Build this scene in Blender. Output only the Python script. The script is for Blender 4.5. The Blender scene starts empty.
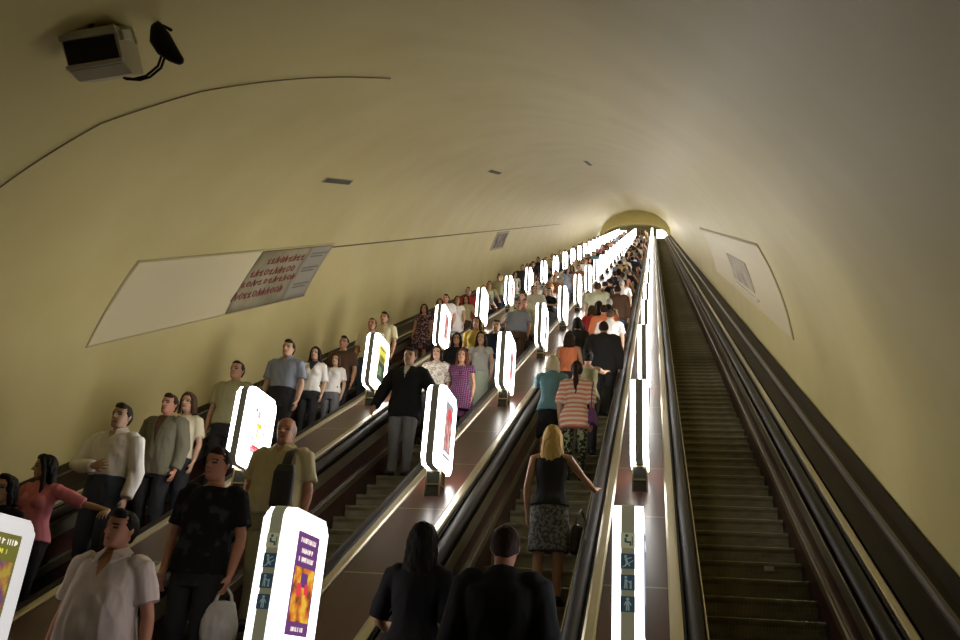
import bpy, bmesh, math, random
import numpy as np
from mathutils import Vector, Matrix, noise, Quaternion
rnd = random.Random(7)
C = bpy.context.scene.collection
PI = math.pi
# ------------------------------------------------------------------ place geometry
T30 = math.tan(math.radians(30)); CO = math.cos(math.radians(30)); SI = 0.5
CZ = 1.62                       # eye height over the lower landing
HD = 3.0733 - CZ                # deck line: z = y*T30 - HD
NS = 3.8385 - CZ                # step nose line: z = y*T30 - NS
PITCH = 2.0; X3 = -0.1565
ROWX = {1: X3 - 2*PITCH, 2: X3 - PITCH, 3: X3}
LANEX = {'A': X3 - 2.5*PITCH, 'B': X3 - 1.5*PITCH, 'C': X3 - .5*PITCH, 'D': X3 + .5*PITCH}
YE = 94.0
VX, VR = -2.26, 4.33            # vault axis and radius
WL, WR = VX - VR, VX + VR
TD = 0.342; RIS = TD*T30; Y0 = 7.677
def zd(y): return y*T30 - HD
def zn(y): return y*T30 - NS
def tread(k): return Y0 + k*TD, zn(Y0 + k*TD)     # nose y, tread height
# ------------------------------------------------------------------ camera
F_PX = 850.1
def cam_axes(p, y, r):
    cp, sp, cy, sy = math.cos(p), math.sin(p), math.cos(y), math.sin(y)
    fw = Vector((-sy*cp, cy*cp, sp)); rt = Vector((cy, sy, 0)); up = rt.cross(fw)
    return fw, rt*math.cos(r) + up*math.sin(r), up*math.cos(r) - rt*math.sin(r)
FW, RT, UP = cam_axes(.3959, .2196, .0751)
CAM = Vector((0, 0, CZ))
cd = bpy.data.cameras.new('camera'); cam = bpy.data.objects.new('camera', cd); C.objects.link(cam)
cam.matrix_world = Matrix(((RT.x, UP.x, -FW.x, CAM.x), (RT.y, UP.y, -FW.y, CAM.y), (RT.z, UP.z, -FW.z, CAM.z), (0, 0, 0, 1)))
cd.sensor_width = 36; cd.lens = F_PX*36/960; cd.clip_start = .05; cd.clip_end = 400
bpy.context.scene.camera = cam
def ray(u, v): return FW*F_PX + RT*(u - 480) + UP*(320 - v)
def on_y(u, v, y):
    d = ray(u, v); return CAM + d*(y/d.y)
def on_x(u, v, x):
    d = ray(u, v); return CAM + d*(x/d.x)
def on_slope(u, v, off):        # meets z = y*T30 + off
    d = ray(u, v); t = (off - CAM.z)/(d.z - T30*d.y); return CAM + d*t
DV = Vector((0, CO, SI)); NV = Vector((0, -SI, CO)); O0 = Vector((0, 0, -HD))
def on_vault(u, v, R=VR):       # -> s along the incline, angle round the vault
    d = ray(u, v); dx, dn = d.x, d.dot(NV); o = CAM - O0; ox, on = o.x - VX, o.dot(NV)
    a = dx*dx + dn*dn; b = 2*(ox*dx + on*dn); c = ox*ox + on*on - R*R
    t = (-b + math.sqrt(b*b - 4*a*c))/(2*a); P = CAM + d*t
    return (P - O0).dot(DV), math.atan2((P - O0).dot(NV), P.x - VX)
def vault_pt(s, a, R=VR):
    return O0 + DV*s + NV*(R*math.sin(a)) + Vector((VX + R*math.cos(a), 0, 0))
# ------------------------------------------------------------------ materials
MATS = {}
def mat(name, col, rough=.6, metal=0, spec=.5, emit=None, estr=0, setup=None):
    if name in MATS: return MATS[name]
    m = bpy.data.materials.new(name); m.use_nodes = True
    nt = m.node_tree; b = nt.nodes['Principled BSDF']
    b.inputs['Base Color'].default_value = (*col, 1); b.inputs['Roughness'].default_value = rough
    b.inputs['Metallic'].default_value = metal; b.inputs['Specular IOR Level'].default_value = spec
    if emit: b.inputs['Emission Color'].default_value = (*emit, 1); b.inputs['Emission Strength'].default_value = estr
    if setup: setup(nt, b)
    MATS[name] = m; return m
def N(nt, t, **kw):
    n = nt.nodes.new(t)
    for k, v in kw.items():
        if k in n.inputs: n.inputs[k].default_value = v
        else: setattr(n, k, v)
    return n
def coords(nt, kind='Object', scale=(1, 1, 1)):
    tc = N(nt, 'ShaderNodeTexCoord'); mp = N(nt, 'ShaderNodeMapping'); mp.inputs['Scale'].default_value = scale
    nt.links.new(tc.outputs[kind], mp.inputs['Vector']); return mp.outputs['Vector']
def noise_col(nt, b, c1, c2, scale=4, det=5, sc=(1, 1, 1), lo=.35, hi=.65, sock='Base Color'):
    n = N(nt, 'ShaderNodeTexNoise', Scale=scale, Detail=det); nt.links.new(coords(nt, scale=sc), n.inputs['Vector'])
    r = N(nt, 'ShaderNodeValToRGB'); r.color_ramp.elements[0].position = lo; r.color_ramp.elements[1].position = hi
    r.color_ramp.elements[0].color = (*c1, 1); r.color_ramp.elements[1].color = (*c2, 1)
    nt.links.new(n.outputs['Fac'], r.inputs['Fac']); nt.links.new(r.outputs['Color'], b.inputs[sock]); return r
def bump(nt, b, scale=8, dist=.01, strength=.5, sc=(1, 1, 1), det=3):
    n = N(nt, 'ShaderNodeTexNoise', Scale=scale, Detail=det); nt.links.new(coords(nt, scale=sc), n.inputs['Vector'])
    bp = N(nt, 'ShaderNodeBump', Strength=strength, Distance=dist)
    nt.links.new(n.outputs['Fac'], bp.inputs['Height']); nt.links.new(bp.outputs['Normal'], b.inputs['Normal'])
def cloth_setup(nt, b): bump(nt, b, 9, .02, .55, (1, 1, .45), 3)
def cloth(name, col, rough=.85): return mat('cloth_' + name, col, rough, spec=.2, setup=cloth_setup)
def wall_setup(nt, b):
    noise_col(nt, b, (.64, .55, .245), (.70, .61, .30), .9, 6, (1, 1, 1), .3, .7)
    bump(nt, b, .8, .05, .25, (1, 1, 1), 4)
M_WALL = mat('cream_plaster', (.68, .6, .3), .45, spec=.22, setup=wall_setup)
M_PANEL = mat('panel_cream', (.74, .66, .43), .45, spec=.3)
def deck_setup(nt, b):
    # panel joints across the deck every 1.27 m of travel
    v = coords(nt); s = N(nt, 'ShaderNodeSeparateXYZ'); nt.links.new(v, s.inputs[0])
    ad = N(nt, 'ShaderNodeMath', operation='ADD'); ad.inputs[1].default_value = -6.48 + 127; nt.links.new(s.outputs['Y'], ad.inputs[0])
    dv = N(nt, 'ShaderNodeMath', operation='DIVIDE'); dv.inputs[1].default_value = 1.27; nt.links.new(ad.outputs[0], dv.inputs[0])
    fr = N(nt, 'ShaderNodeMath', operation='FRACT'); nt.links.new(dv.outputs[0], fr.inputs[0])
    lt = N(nt, 'ShaderNodeMath', operation='LESS_THAN'); lt.inputs[1].default_value = .014; nt.links.new(fr.outputs[0], lt.inputs[0])
    r = noise_col(nt, b, (.050, .014, .012), (.075, .021, .017), 1.5, 5, (3, .6, .6))
    mx = N(nt, 'ShaderNodeMix', data_type='RGBA'); mx.inputs['B'].default_value = (.24, .20, .14, 1)
    nt.links.new(lt.outputs[0], mx.inputs['Factor']); nt.links.new(r.outputs['Color'], mx.inputs['A']); nt.links.new(mx.outputs['Result'], b.inputs['Base Color'])
M_DARK = mat('black_deck', (.014, .008, .007), .5, spec=.12)
M_DECK = mat('maroon_lacquer', (.1, .03, .025), .28, spec=.35, setup=deck_setup)
def side_setup(nt, b): noise_col(nt, b, (.02, .008, .007), (.05, .016, .012), 2, 5, (1, .5, 3))
M_SIDE = mat('dark_red_varnish', (.04, .012, .01), .3, spec=.5, setup=side_setup)
def metal_setup(nt, b): bump(nt, b, 2.2, .012, .5, (2, 1, 1), 3)
M_TRIM = mat('worn_steel', (.50, .46, .35), .32, 1, setup=metal_setup)
M_RAIL = mat('black_rubber', (.016, .013, .01), .5, spec=.12)
def step_setup(nt, b):
    noise_col(nt, b, (.13, .115, .06), (.215, .195, .105), 5, 6, (1, 3, 3))
    v = coords(nt); w = N(nt, 'ShaderNodeTexWave', Scale=28.0); w.bands_direction = 'X'; nt.links.new(v, w.inputs['Vector'])
    bp = N(nt, 'ShaderNodeBump', Strength=.6, Distance=.006); nt.links.new(w.outputs['Fac'], bp.inputs['Height']); nt.links.new(bp.outputs['Normal'], b.inputs['Normal'])
M_STEP = mat('step_metal', (.09, .085, .05), .5, .25, setup=step_setup)
M_STEPD = mat('step_groove', (.012, .011, .008), .7)
WHITE_E = 10.8
M_OPAL = mat('lit_opal', (.9, .9, .9), .3, emit=(1, .965, .93), estr=WHITE_E)
M_STRIPE = mat('grey_green_stripe', (.16, .15, .12), .5, emit=(.5, .47, .36), estr=.07)
M_STRIPE_L = mat('pale_olive_stripe', (.24, .23, .15), .5, emit=(.5, .48, .30), estr=.22)
M_OPAL_DIM = mat('dim_opal', (.8, .8, .8), .3, emit=(1, .97, .95), estr=2.2)
M_OPAL_WEAK = mat('weak_opal', (.7, .7, .7), .3, emit=(1, .97, .97), estr=.62)
M_BRASS = mat('brass_edge', (.55, .48, .28), .3, 1)
M_BASE = mat('smoked_base', (.03, .03, .024), .12, spec=.7)
def emat(name, c, s=1.0): return mat('lit_' + name, tuple(x*.5 for x in c), .4, emit=c, estr=s)
M_FLOOR = mat('granite_floor', (.14, .12, .1), .35, setup=lambda nt, b: noise_col(nt, b, (.1, .085, .07), (.2, .17, .14), 6, 8))
# ------------------------------------------------------------------ object helpers
def link(o, parent=None):
    C.objects.link(o)
    if parent is not None: o.parent = parent
    return o
def obj(name, bm, m, parent=None, smooth=False):
    me = bpy.data.meshes.new(name)
    if isinstance(bm, bpy.types.Mesh): me = bm
    else:
        bmesh.ops.recalc_face_normals(bm, faces=bm.faces); bm.to_mesh(me); bm.free()
    if m is not None:
        for x in (m if isinstance(m, (list, tuple)) else [m]): me.materials.append(x)
    if smooth: me.polygons.foreach_set('use_smooth', [True]*len(me.polygons))
    return link(bpy.data.objects.new(name, me), parent)
def tag(o, label=None, cat=None, group=None, kind=None):
    if label: o['label'] = label
    if cat: o['category'] = cat
    if group: o['group'] = group
    if kind: o['kind'] = kind
    return o
def empty(name, loc, label, cat, group=None, rz=0):
    o = bpy.data.objects.new(name, None); o.empty_display_size = .1; C.objects.link(o)
    o.location = loc; o.rotation_euler = (0, 0, rz); return tag(o, label, cat, group)
def copy_tree(o, parent=None):
    c = o.copy(); C.objects.link(c); c.parent = parent
    for ch in [x for x in o.children]: copy_tree(ch, c)
    return c
def box(bm, lo, hi, bev=0, mi=0):
    r = bmesh.ops.create_cube(bm, size=1); vs = r['verts']
    for v in vs: v.co = Vector([lo[i] + (v.co[i] + .5)*(hi[i] - lo[i]) for i in range(3)])
    fs = list({f for v in vs for f in v.link_faces})
    for f in fs: f.material_index = mi
    if bev:
        es = list({e for v in vs for e in v.link_edges})
        bmesh.ops.bevel(bm, geom=es, offset=bev, segments=2, affect='EDGES', profile=.5)
def sweep(bm, prof, path, mi=0):
    """closed profile (x, dz) carried along path points (y, z)"""
    rows = [[bm.verts.new((x, y, z + dz)) for x, dz in prof] for y, z in path]
    n = len(prof)
    for a, b in zip(rows, rows[1:]):
        for i in range(n):
            f = bm.faces.new((a[i], a[(i+1) % n], b[(i+1) % n], b[i])); f.material_index = mi
    bm.faces.new(rows[0]); bm.faces.new(rows[-1][::-1])
def frames(pts):
    """parallel transport frames along a polyline"""
    ts = []
    for i in range(len(pts)):
        a = pts[max(i-1, 0)]; b = pts[min(i+1, len(pts)-1)]; ts.append((b - a).normalized())
    ref = Vector((1, 0, 0)) if abs(ts[0].x) < .8 else Vector((0, 1, 0))
    u = (ref - ts[0]*ref.dot(ts[0])).normalized(); out = []
    for t in ts:
        u = (u - t*u.dot(t)).normalized(); out.append((u, t.cross(u)))
    return out, ts
def tube(bm, pts, rad, seg=10, M=None, axis=None, caps=True):
    """round or flattened limb: rad is one number, or (ra, rb) with ra along axis"""
    pts = [Vector(p) for p in pts]; fr, ts = frames(pts)
    rad = [(r, r) if not isinstance(r, (tuple, list)) else r for r in (rad if isinstance(rad, (list, tuple)) else [rad]*len(pts))]
    rings = []
    def ring(p, u, v, ra, rb):
        vs = []
        for k in range(seg):
            a = 2*PI*k/seg; q = p + u*(ra*math.cos(a)) + v*(rb*math.sin(a))
            vs.append(bm.verts.new(M @ q if M else q))
        rings.append(vs)
    for i, p in enumerate(pts):
        u, v = fr[i]
        if axis is not None:
            u = (axis - ts[i]*axis.dot(ts[i])).normalized(); v = ts[i].cross(u)
        ra, rb = rad[i]
        if i == 0 and caps:
            e = min(ra, rb)
            ring(p - ts[i]*e*.9, u, v, ra*.35, rb*.35); ring(p - ts[i]*e*.55, u, v, ra*.78, rb*.78)
        ring(p, u, v, ra, rb)
        if i == len(pts)-1 and caps:
            e = min(ra, rb)
            ring(p + ts[i]*e*.55, u, v, ra*.78, rb*.78); ring(p + ts[i]*e*.9, u, v, ra*.35, rb*.35)
    for a, b in zip(rings, rings[1:]):
        for i in range(seg): bm.faces.new((a[i], a[(i+1) % seg], b[(i+1) % seg], b[i]))
    bm.faces.new(rings[0][::-1]); bm.faces.new(rings[-1])
def rings(bm, L, seg=20, M=None, pw=2.0):
    """stacked horizontal rings (z, cx, cy, rx, ry)"""
    rr = []
    for z, cx, cy, rx, ry in L:
        vs = []
        for k in range(seg):
            a = 2*PI*k/seg; c, s = math.cos(a), math.sin(a)
            q = Vector((cx + rx*math.copysign(abs(c)**(2/pw), c), cy + ry*math.copysign(abs(s)**(2/pw), s), z))
            vs.append(bm.verts.new(M @ q if M else q))
        rr.append(vs)
    for a, b in zip(rr, rr[1:]):
        for i in range(seg): bm.faces.new((a[i], a[(i+1) % seg], b[(i+1) % seg], b[i]))
    bm.faces.new(rr[0][::-1]); bm.faces.new(rr[-1])
def ball(bm, c, r, M=None, seg=14):
    L = []
    r = r if isinstance(r, (tuple, list)) else (r, r, r)
    for i in range(9):
        a = -PI/2 + PI*(i + .25)/8.5; L.append((c[2] + r[2]*math.sin(a), c[0], c[1], r[0]*math.cos(a), r[1]*math.cos(a)))
    rings(bm, L, seg, M)
def remesh(bm, vox, smooth=2, fac=.5):
    """one continuous surface from overlapping closed pieces"""
    bmesh.ops.recalc_face_normals(bm, faces=bm.faces)
    me = bpy.data.meshes.new('tmp'); bm.to_mesh(me); bm.free()
    o = bpy.data.objects.new('tmp', me); C.objects.link(o)
    md = o.modifiers.new('r', 'REMESH'); md.mode = 'VOXEL'; md.voxel_size = vox; md.adaptivity = 0
    if smooth:
        sm = o.modifiers.new('s', 'SMOOTH'); sm.iterations = smooth; sm.factor = fac
    dg = bpy.context.evaluated_depsgraph_get(); dg.update()
    out = bpy.data.meshes.new_from_object(o.evaluated_get(dg))
    bpy.data.objects.remove(o); bpy.data.meshes.remove(me)
    out.polygons.foreach_set('use_smooth', [True]*len(out.polygons)); out.materials.clear()
    return out
def wrinkle(me, amp, sc=7.0, off=0.0):
    n = len(me.vertices); co = np.empty(n*3, 'f'); no = np.empty(n*3, 'f')
    me.vertices.foreach_get('co', co); me.vertex_normals.foreach_get('vector', no); co = co.reshape(-1, 3); no = no.reshape(-1, 3)
    d = np.array([.6*noise.noise((x*sc + off, y*sc, z*sc*.55)) + 1.1*(.32 - abs(noise.noise((x*sc*1.3 + z*4, y*sc*1.3 + off, z*sc*.5 - x*5)))) + .5*noise.noise((x*sc*2.6, y*sc*2.6 + off, z*sc*1.2 + x*9)) for x, y, z in co.tolist()], 'f')
    co += no*(amp*d)[:, None]; me.vertices.foreach_set('co', co.ravel()); me.update()
# ------------------------------------------------------------------ people
def interp(L, z):
    if z <= L[0][0]: return L[0][1:]
    for a, b in zip(L, L[1:]):
        if z <= b[0]:
            t = (z - a[0])/(b[0] - a[0]); t = t*t*(3 - 2*t)*.5 + t*.5
            return tuple(a[i] + (b[i] - a[i])*t for i in range(1, len(a)))
    return L[-1][1:]
TOR = {'m': [(.80, .01, .13, .10), (.88, .01, .165, .115), (.96, .01, .168, .118), (1.06, 0, .152, .112), (1.14, 0, .150, .112), (1.24, 0, .166, .120), (1.33, .005, .178, .118), (1.40, .01, .172, .100), (1.45, .012, .115, .075), (1.49, .012, .062, .060)],
       'f': [(.80, .015, .14, .105), (.88, .018, .172, .122), (.96, .015, .160, .115), (1.06, 0, .128, .095), (1.14, 0, .126, .094), (1.24, -.005, .142, .105), (1.33, .005, .150, .102), (1.40, .01, .148, .086), (1.45, .012, .095, .066), (1.49, .012, .052, .052)],
       'h': [(.80, .0, .15, .12), (.88, -.01, .185, .14), (.96, -.02, .195, .152), (1.06, -.03, .19, .158), (1.14, -.03, .188, .155), (1.24, -.015, .192, .145), (1.33, .005, .195, .13), (1.40, .01, .182, .108), (1.45, .012, .125, .082), (1.49, .012, .07, .066)]}
HEADR = [(.0, 0, -.048, .028, .03), (.012, 0, -.042, .042, .046), (.035, 0, -.024, .054, .066), (.06, 0, -.008, .062, .082), (.09, 0, 0, .068, .091), (.125, 0, .004, .073, .097), (.16, 0, .008, .074, .098), (.19, 0, .012, .067, .088), (.212, 0, .014, .052, .068), (.226, 0, .014, .030, .040), (.232, 0, .014, .012, .016)]
def arm_pts(side, pose, sx):
    """side +1 is the figure's left (+x, facing -y); pose = wrist target and elbow hint, local metres"""
    S = Vector((side*sx, .008, 1.405)); L1, L2 = .295, .255
    W = Vector(pose[0]); d = W - S; D = d.length
    if D > L1 + L2 - .004: W = S + d*((L1 + L2 - .004)/D); d = W - S; D = d.length
    a = (L1*L1 - L2*L2 + D*D)/(2*D); h = math.sqrt(max(L1*L1 - a*a, 0)); n = d/D
    hint = Vector(pose[1]); hint = hint - n*hint.dot(n)
    hint = hint.normalized() if hint.length > 1e-4 else Vector((side, 0, 0))
    return S, S + n*a + hint*h, W
def hang(side, out=.25, fwd=-.03, z=.87): return ((side*out, fwd, z), (side*.5, .8, 0))
def hand(bm, W, d, nrm, curl, side, vs=1.0):
    d = d.normalized(); nrm = (nrm - d*nrm.dot(d)).normalized(); s = d.cross(nrm)   # width axis
    tube(bm, [W - d*.015, W + d*.03, W + d*.07, W + d*.088], [(.025, .019), (.036, .017), (.041, .015), (.038, .012)], 12, axis=s)
    for i, ln in enumerate((.066, .076, .071, .056)):
        b = W + d*.082 + s*((i - 1.5)*-.0235*side); c = curl*(.8 + .12*i)
        sp = s*(-(i - 1.5)*.10*side)
        d0 = (d + sp); d1 = (d0*math.cos(c*.5) + nrm*math.sin(c*.5)).normalized(); d2 = (d0*math.cos(c*1.3) + nrm*math.sin(c*1.3)).normalized(); d3 = (d0*math.cos(c*1.9) + nrm*math.sin(c*1.9)).normalized()
        p1 = b + d1*ln*.42; p2 = p1 + d2*ln*.32; p3 = p2 + d3*ln*.26
        tube(bm, [b - d*.02, b, p1, p2, p3], [.0092, .0092, .0086, .0080, .0070], 8)
    t0 = W + d*.022 + s*(.022*side); td = (d*.75 + s*side*.75 + nrm*.25).normalized(); t1 = t0 + td*.042; td2 = (d*.95 + s*side*.3 + nrm*(.25 + .3*curl)).normalized(); t2 = t1 + td2*.034
    tube(bm, [t0 - td*.01, t0, t1, t2], [.014, .013, .0105, .008], 8)
class Fig: pass
def figure(sex='m', vox=.007, cvox=.011, arms=None, head=(0, 0), top='shirt', sleeve='short', hem=.92, off=.018, flare=0.0, bottom='trousers',
           hair='short', shoes=True, curl=(.5, .5), vneck=None, stance=.095, knee=0.0, fold=.010, twist=0.0, detail=True, hlen=-.26, collar=False):
    """-> Fig with meshes body, hair, top, bottom, shoe (two); local, facing -y, feet on z = 0, 1.75 m tall"""
    f = Fig(); TR = TOR[sex]; fem = sex == 'f'
    sx = .172 if fem else (.205 if sex == 'h' else .196)
    ak = .86 if fem else 1.0
    arms = arms or {}
    A = {s: arm_pts(s, arms.get(s, hang(s, sx + .055)), sx) for s in (1, -1)}
    HM = Matrix.Translation((0, -.014, 1.510)) @ Matrix.Rotation(head[0], 4, 'Z') @ Matrix.Rotation(head[1], 4, 'X')
    # --- body
    bm = bmesh.new()
    rings(bm, [(z, 0, cy, rx, ry) for z, cy, rx, ry in TR], 24, pw=2.25)
    if fem:
        for s in (1, -1): ball(bm, (s*.068, -.075, 1.265), (.062, .055, .062))
    nr = .047 if fem else .056
    tube(bm, [(0, .02, 1.43), (0, .012, 1.49), (0, -.004, 1.56)], [nr*1.18, nr, nr*1.02], 14)
    rings(bm, HEADR, 24, HM, pw=2.15)
    tube(bm, [(0, -.088, .128), (0, -.103, .105), (0, -.111, .088)], [.009, .0105, .0125], 8, HM)
    for s in (1, -1):
        tube(bm, [(s*.012, -.098, .086), (s*.016, -.094, .085)], [.008, .006], 6, HM)
        tube(bm, [(s*.070, .018, .085), (s*.078, .018, .105), (s*.078, .024, .128)], [(.007, .012), (.009, .017), (.008, .017)], 8, HM)
    rings(bm, [(.046, 0, -.075, .024, .016), (.052, 0, -.078, .026, .019), (.058, 0, -.076, .022, .016)], 10, HM)
    for s in (1, -1):
        S, E, W = A[s]; k = ak
        tube(bm, [S - Vector((s*.05, 0, -.01)), S, S.lerp(E, .35), S.lerp(E, .75), E, E.lerp(W, .25), E.lerp(W, .7), W], [.055*k, .055*k, .050*k, .042*k, .039*k, .042*k, .033*k, .026*k], 12)
        d = (W - E).normalized(); nrm = Vector((-s*.8, -.25, -.2)) if d.z < -.5 else Vector((0, 0, -1))
        hp = arms.get(s); hd = Vector(hp[2]) if hp and len(hp) > 2 else d; hn = Vector(hp[3]) if hp and len(hp) > 3 else nrm
        # thumb side: for a hanging hand it points forward
        w_ax = hd.normalized().cross((hn - hd.normalized()*hn.dot(hd.normalized())).normalized())
        ts = 1 if w_ax.y < 0 or (abs(w_ax.y) < .2 and w_ax.x*s < 0) else -1
        hand(bm, W, hd, hn, curl[0 if s < 0 else 1], ts)
        kx = s*stance; kn = -.02 - knee*(.10 if s > 0 else 0)
        tube(bm, [(s*.088, .01, .90), (s*.095, .0, .78), (kx, kn, .49), (kx, kn*.4 + .015, .34), (kx, .018, .10)], [.088*(1.03 if fem else 1), .082, .055, .053*(.95 if fem else 1), .036], 14)
        tube(bm, [(kx, .045, .045), (kx, -.01, .055), (kx + s*.012, -.09, .036), (kx + s*.018, -.16, .026)], [(.034, .04), (.040, .046), (.045, .032), (.038, .022)], 12, axis=Vector((1, 0, 0)))
    f.body = remesh(bm, vox, 3, .5)
    HI = HM.inverted(); f.body_masks = []
    if detail:
        me = f.body
        for v in me.vertices:
            if v.co.z > 1.5:
                q = HI @ v.co
                if q.y < -.04 and .02 < q.z < .18:
                    dd = 0
                    for s in (1, -1): dd += .009*math.exp(-(((q.x - s*.034)/.018)**2 + ((q.z - .117)/.012)**2))
                    dd += .004*math.exp(-((q.x/.03)**2 + ((q.z - .036)/.006)**2))
                    dd -= .004*math.exp(-((q.z - .137)/.008)**2)*(abs(q.x) < .055)
                    q.y += dd; v.co = HM @ q
        for p in me.polygons:
            if p.center.z > 1.5:
                q = HI @ p.center
                if q.y < -.045:
                    x, z = abs(q.x), q.z
                    if .020 < x < .047 and .110 < z < .123: p.material_index = 1
                    elif .014 < x < .054 and .134 - (x-.03)*.1 < z < .144 - (x-.03)*.1: p.material_index = 1
                    elif x < .025 and .045 < z < .059: p.material_index = 2
    # --- hair (head local)
    f.hair = None
    if hair != 'none':
        bm = bmesh.new()
        if hair in ('short', 'crop', 'bald'):
            g = 1.0 if hair == 'short' else (.992 if hair == 'crop' else .96)
            ball(bm, (0, .022, .132), (.086*g, .101*g, .113*g), HM, 18)
            if hair in ('short', 'crop'): ball(bm, (.01, -.045, .205) if hair == 'short' else (0, -.03, .2), (.058, .045, .036), HM, 14)
            cuts = [((0, -.088, .190), (0, .095, .035))]
            if hair == 'bald': cuts = [((0, -.02, .11), (0, .1, .02))]
        else:
            ball(bm, (0, .020, .133), (.088, .102, .115), HM, 18); ball(bm, (0, -.028, .212), (.06, .055, .034), HM, 14); cuts = [((0, -.10, .165), (0, -.01, .02))]
            if hair in ('long', 'bob'):
                e = hlen if hair == 'long' else -.02; w = .105 if hair == 'long' else .098
                rings(bm, [(e, 0, .085, .045, .022), (e*.8, 0, .085, w*.8, .035), (e*.35, 0, .075, w*1.02, .05), (.06, 0, .052, .096, .062), (.15, 0, .03, .09, .08), (.2, 0, .03, .06, .06)], 18, HM)
                for s in (1, -1):
                    tube(bm, [(s*.05, -.05, .205), (s*.077, -.035, .15), (s*.086, -.02, .07), (s*.094, -.01, -.01), (s*.098, -.02, e*.7)], [.02, .022, .022, .026, .018], 8, HM)
            elif hair == 'ponytail':
                tube(bm, [(0, .11, .15), (0, .15, .12), (0, .145, .02), (0, .125, -.12), (0, .12, hlen)], [.022, .036, .042, .036, .016], 10, HM)
            elif hair == 'bun':
                ball(bm, (0, .125, .17), .05, HM)
        hm = remesh(bm, .009 if vox < .01 else vox, 2)
        bm = bmesh.new(); bm.from_mesh(hm); bpy.data.meshes.remove(hm)
        if hair in ('short', 'crop', 'bald'):
            for a, b in cuts:
                p0 = HM @ Vector(a); p1 = HM @ Vector(b); n = (p1 - p0).cross(HM.to_3x3() @ Vector((1, 0, 0))).normalized()
                if hair != 'bald':
                    if n.z < 0: n = -n
                    r = bmesh.ops.bisect_plane(bm, geom=bm.verts[:] + bm.edges[:] + bm.faces[:], plane_co=p0, plane_no=n, clear_inner=True)
                else:
                    pt = HM @ Vector((0, 0, .15)); bmesh.ops.bisect_plane(bm, geom=bm.verts[:] + bm.edges[:] + bm.faces[:], plane_co=pt, plane_no=Vector((0, .35, -1)).normalized(), clear_inner=True)
                    pt = HM @ Vector((0, 0, .07)); bmesh.ops.bisect_plane(bm, geom=bm.verts[:] + bm.edges[:] + bm.faces[:], plane_co=pt, plane_no=Vector((0, .5, 1)).normalized(), clear_inner=True)
            bmesh.ops.holes_fill(bm, edges=[e for e in bm.edges if e.is_boundary], sides=0)
        hm = bpy.data.meshes.new('hair'); bm.to_mesh(hm); bm.free()
        hm.polygons.foreach_set('use_smooth', [True]*len(hm.polygons))
        if detail: wrinkle(hm, .009 if hair in ('long', 'bob', 'ponytail') else .006, 24)
        f.hair = hm
    # --- upper garment
    f.top = None
    if top:
        bm = bmesh.new(); tz = {'shirt': 1.475, 'jacket': 1.485, 'tee': 1.462, 'tank': 1.40, 'dress': 1.44}[top]
        L = []; nst = 14
        for i in range(nst + 1):
            z = hem + (tz - hem)*i/nst; cy, rx, ry = interp(TR, z)
            g = off + flare*max(0, (1.1 - z))/.3
            if z > 1.42: g *= .75
            g += .016*max(0, min(1, (1.12 - z)/.12)) if hem < .97 else -.012*max(0, min(1, (1.12 - z)/.08))
            if top == 'jacket': rx = max(rx, .158 if z < 1.2 else 0)
            L.append((z, 0, cy, rx + g, ry + g))
        rings(bm, L, 24, pw=2.3)
        if fem:
            for s in (1, -1): ball(bm, (s*.068, -.078, 1.265), (.062 + off, .055 + off, .062 + off))
        if top == 'tank':
            for s in (1, -1): tube(bm, [(s*.09, .085, 1.36), (s*.10, .06, 1.42), (s*.098, .0, 1.452), (s*.09, -.06, 1.40), (s*.08, -.085, 1.34)], .015, 8)
        elif sleeve != 'none':
            fr = {'cap': .3, 'short': .72, 'elbow': 1.0, 'long': 2.0}[sleeve]; g = off*.9
            for s in (1, -1):
                S, E, W = A[s]
                P = [S - Vector((s*.055, 0, -.012)), S, S.lerp(E, min(fr, 1)*.5), S.lerp(E, min(fr, 1))]; R = [.052*ak + g, .056*ak + g, .053*ak + g, (.045 if fr >= 1 else .054)*ak + g*1.25]
                if fr > 1: P += [E.lerp(W, .3), E.lerp(W, .75), E.lerp(W, .97)]; R += [.044*ak + g, .037*ak + g, .031*ak + g]
                ball(bm, tuple(S - Vector((s*.035, 0, -.004))), .060*ak + g); tube(bm, P, R, 14, caps=False)
        if top in ('shirt', 'jacket') and not collar:
            tube(bm, [(s*.0 + .062*math.cos(a)*(.9 if fem else 1.08), .014 + .06*math.sin(a), 1.487 + .014*math.sin(a)) for s in (1,) for a in [PI*(-.42 + 1.84*i/12) for i in range(13)]], .014 + off*.2, 8)
        f.top = remesh(bm, cvox, 5)
        if fold: wrinkle(f.top, fold, 7, rnd.random()*50)
        if vneck:
            for p in f.top.polygons:
                x, y, z = p.center
                if y < -.02 and z > vneck[0] and abs(x) < vneck[1]*(z - vneck[0])/(1.47 - vneck[0]): p.material_index = 1
    f.extra = []
    if collar:      # two turned-down collar points and, on shirts, a breast pocket
        k = 1.05 if sex != 'f' else .9
        bm = bmesh.new()
        for s in (1, -1):
            q = [Vector((s*.062*k, .02, 1.512)), Vector((s*.022*k, -.066, 1.478)), Vector((s*.048*k, -.118, 1.405)), Vector((s*.098*k, -.060, 1.446)), Vector((s*.100*k, .02, 1.480))]
            n = Vector((s*.4, -.55, .6)).normalized()*.010; q = [v + n*1.4 for v in q]
            a = [bm.verts.new(v + n) for v in q]; b = [bm.verts.new(v - n*.5) for v in q]
            bm.faces.new(a); bm.faces.new(b[::-1])
            for i in range(5): bm.faces.new((a[i], b[i], b[(i+1) % 5], a[(i+1) % 5]))
        tube(bm, [(.066*k*math.cos(a), .014 + .064*math.sin(a), 1.50 + .008*math.sin(a)) for a in [PI*(-.16 + 1.32*i/10) for i in range(11)]], [(.020, .007)]*11, 8, axis=Vector((0, 0, 1)))
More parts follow.
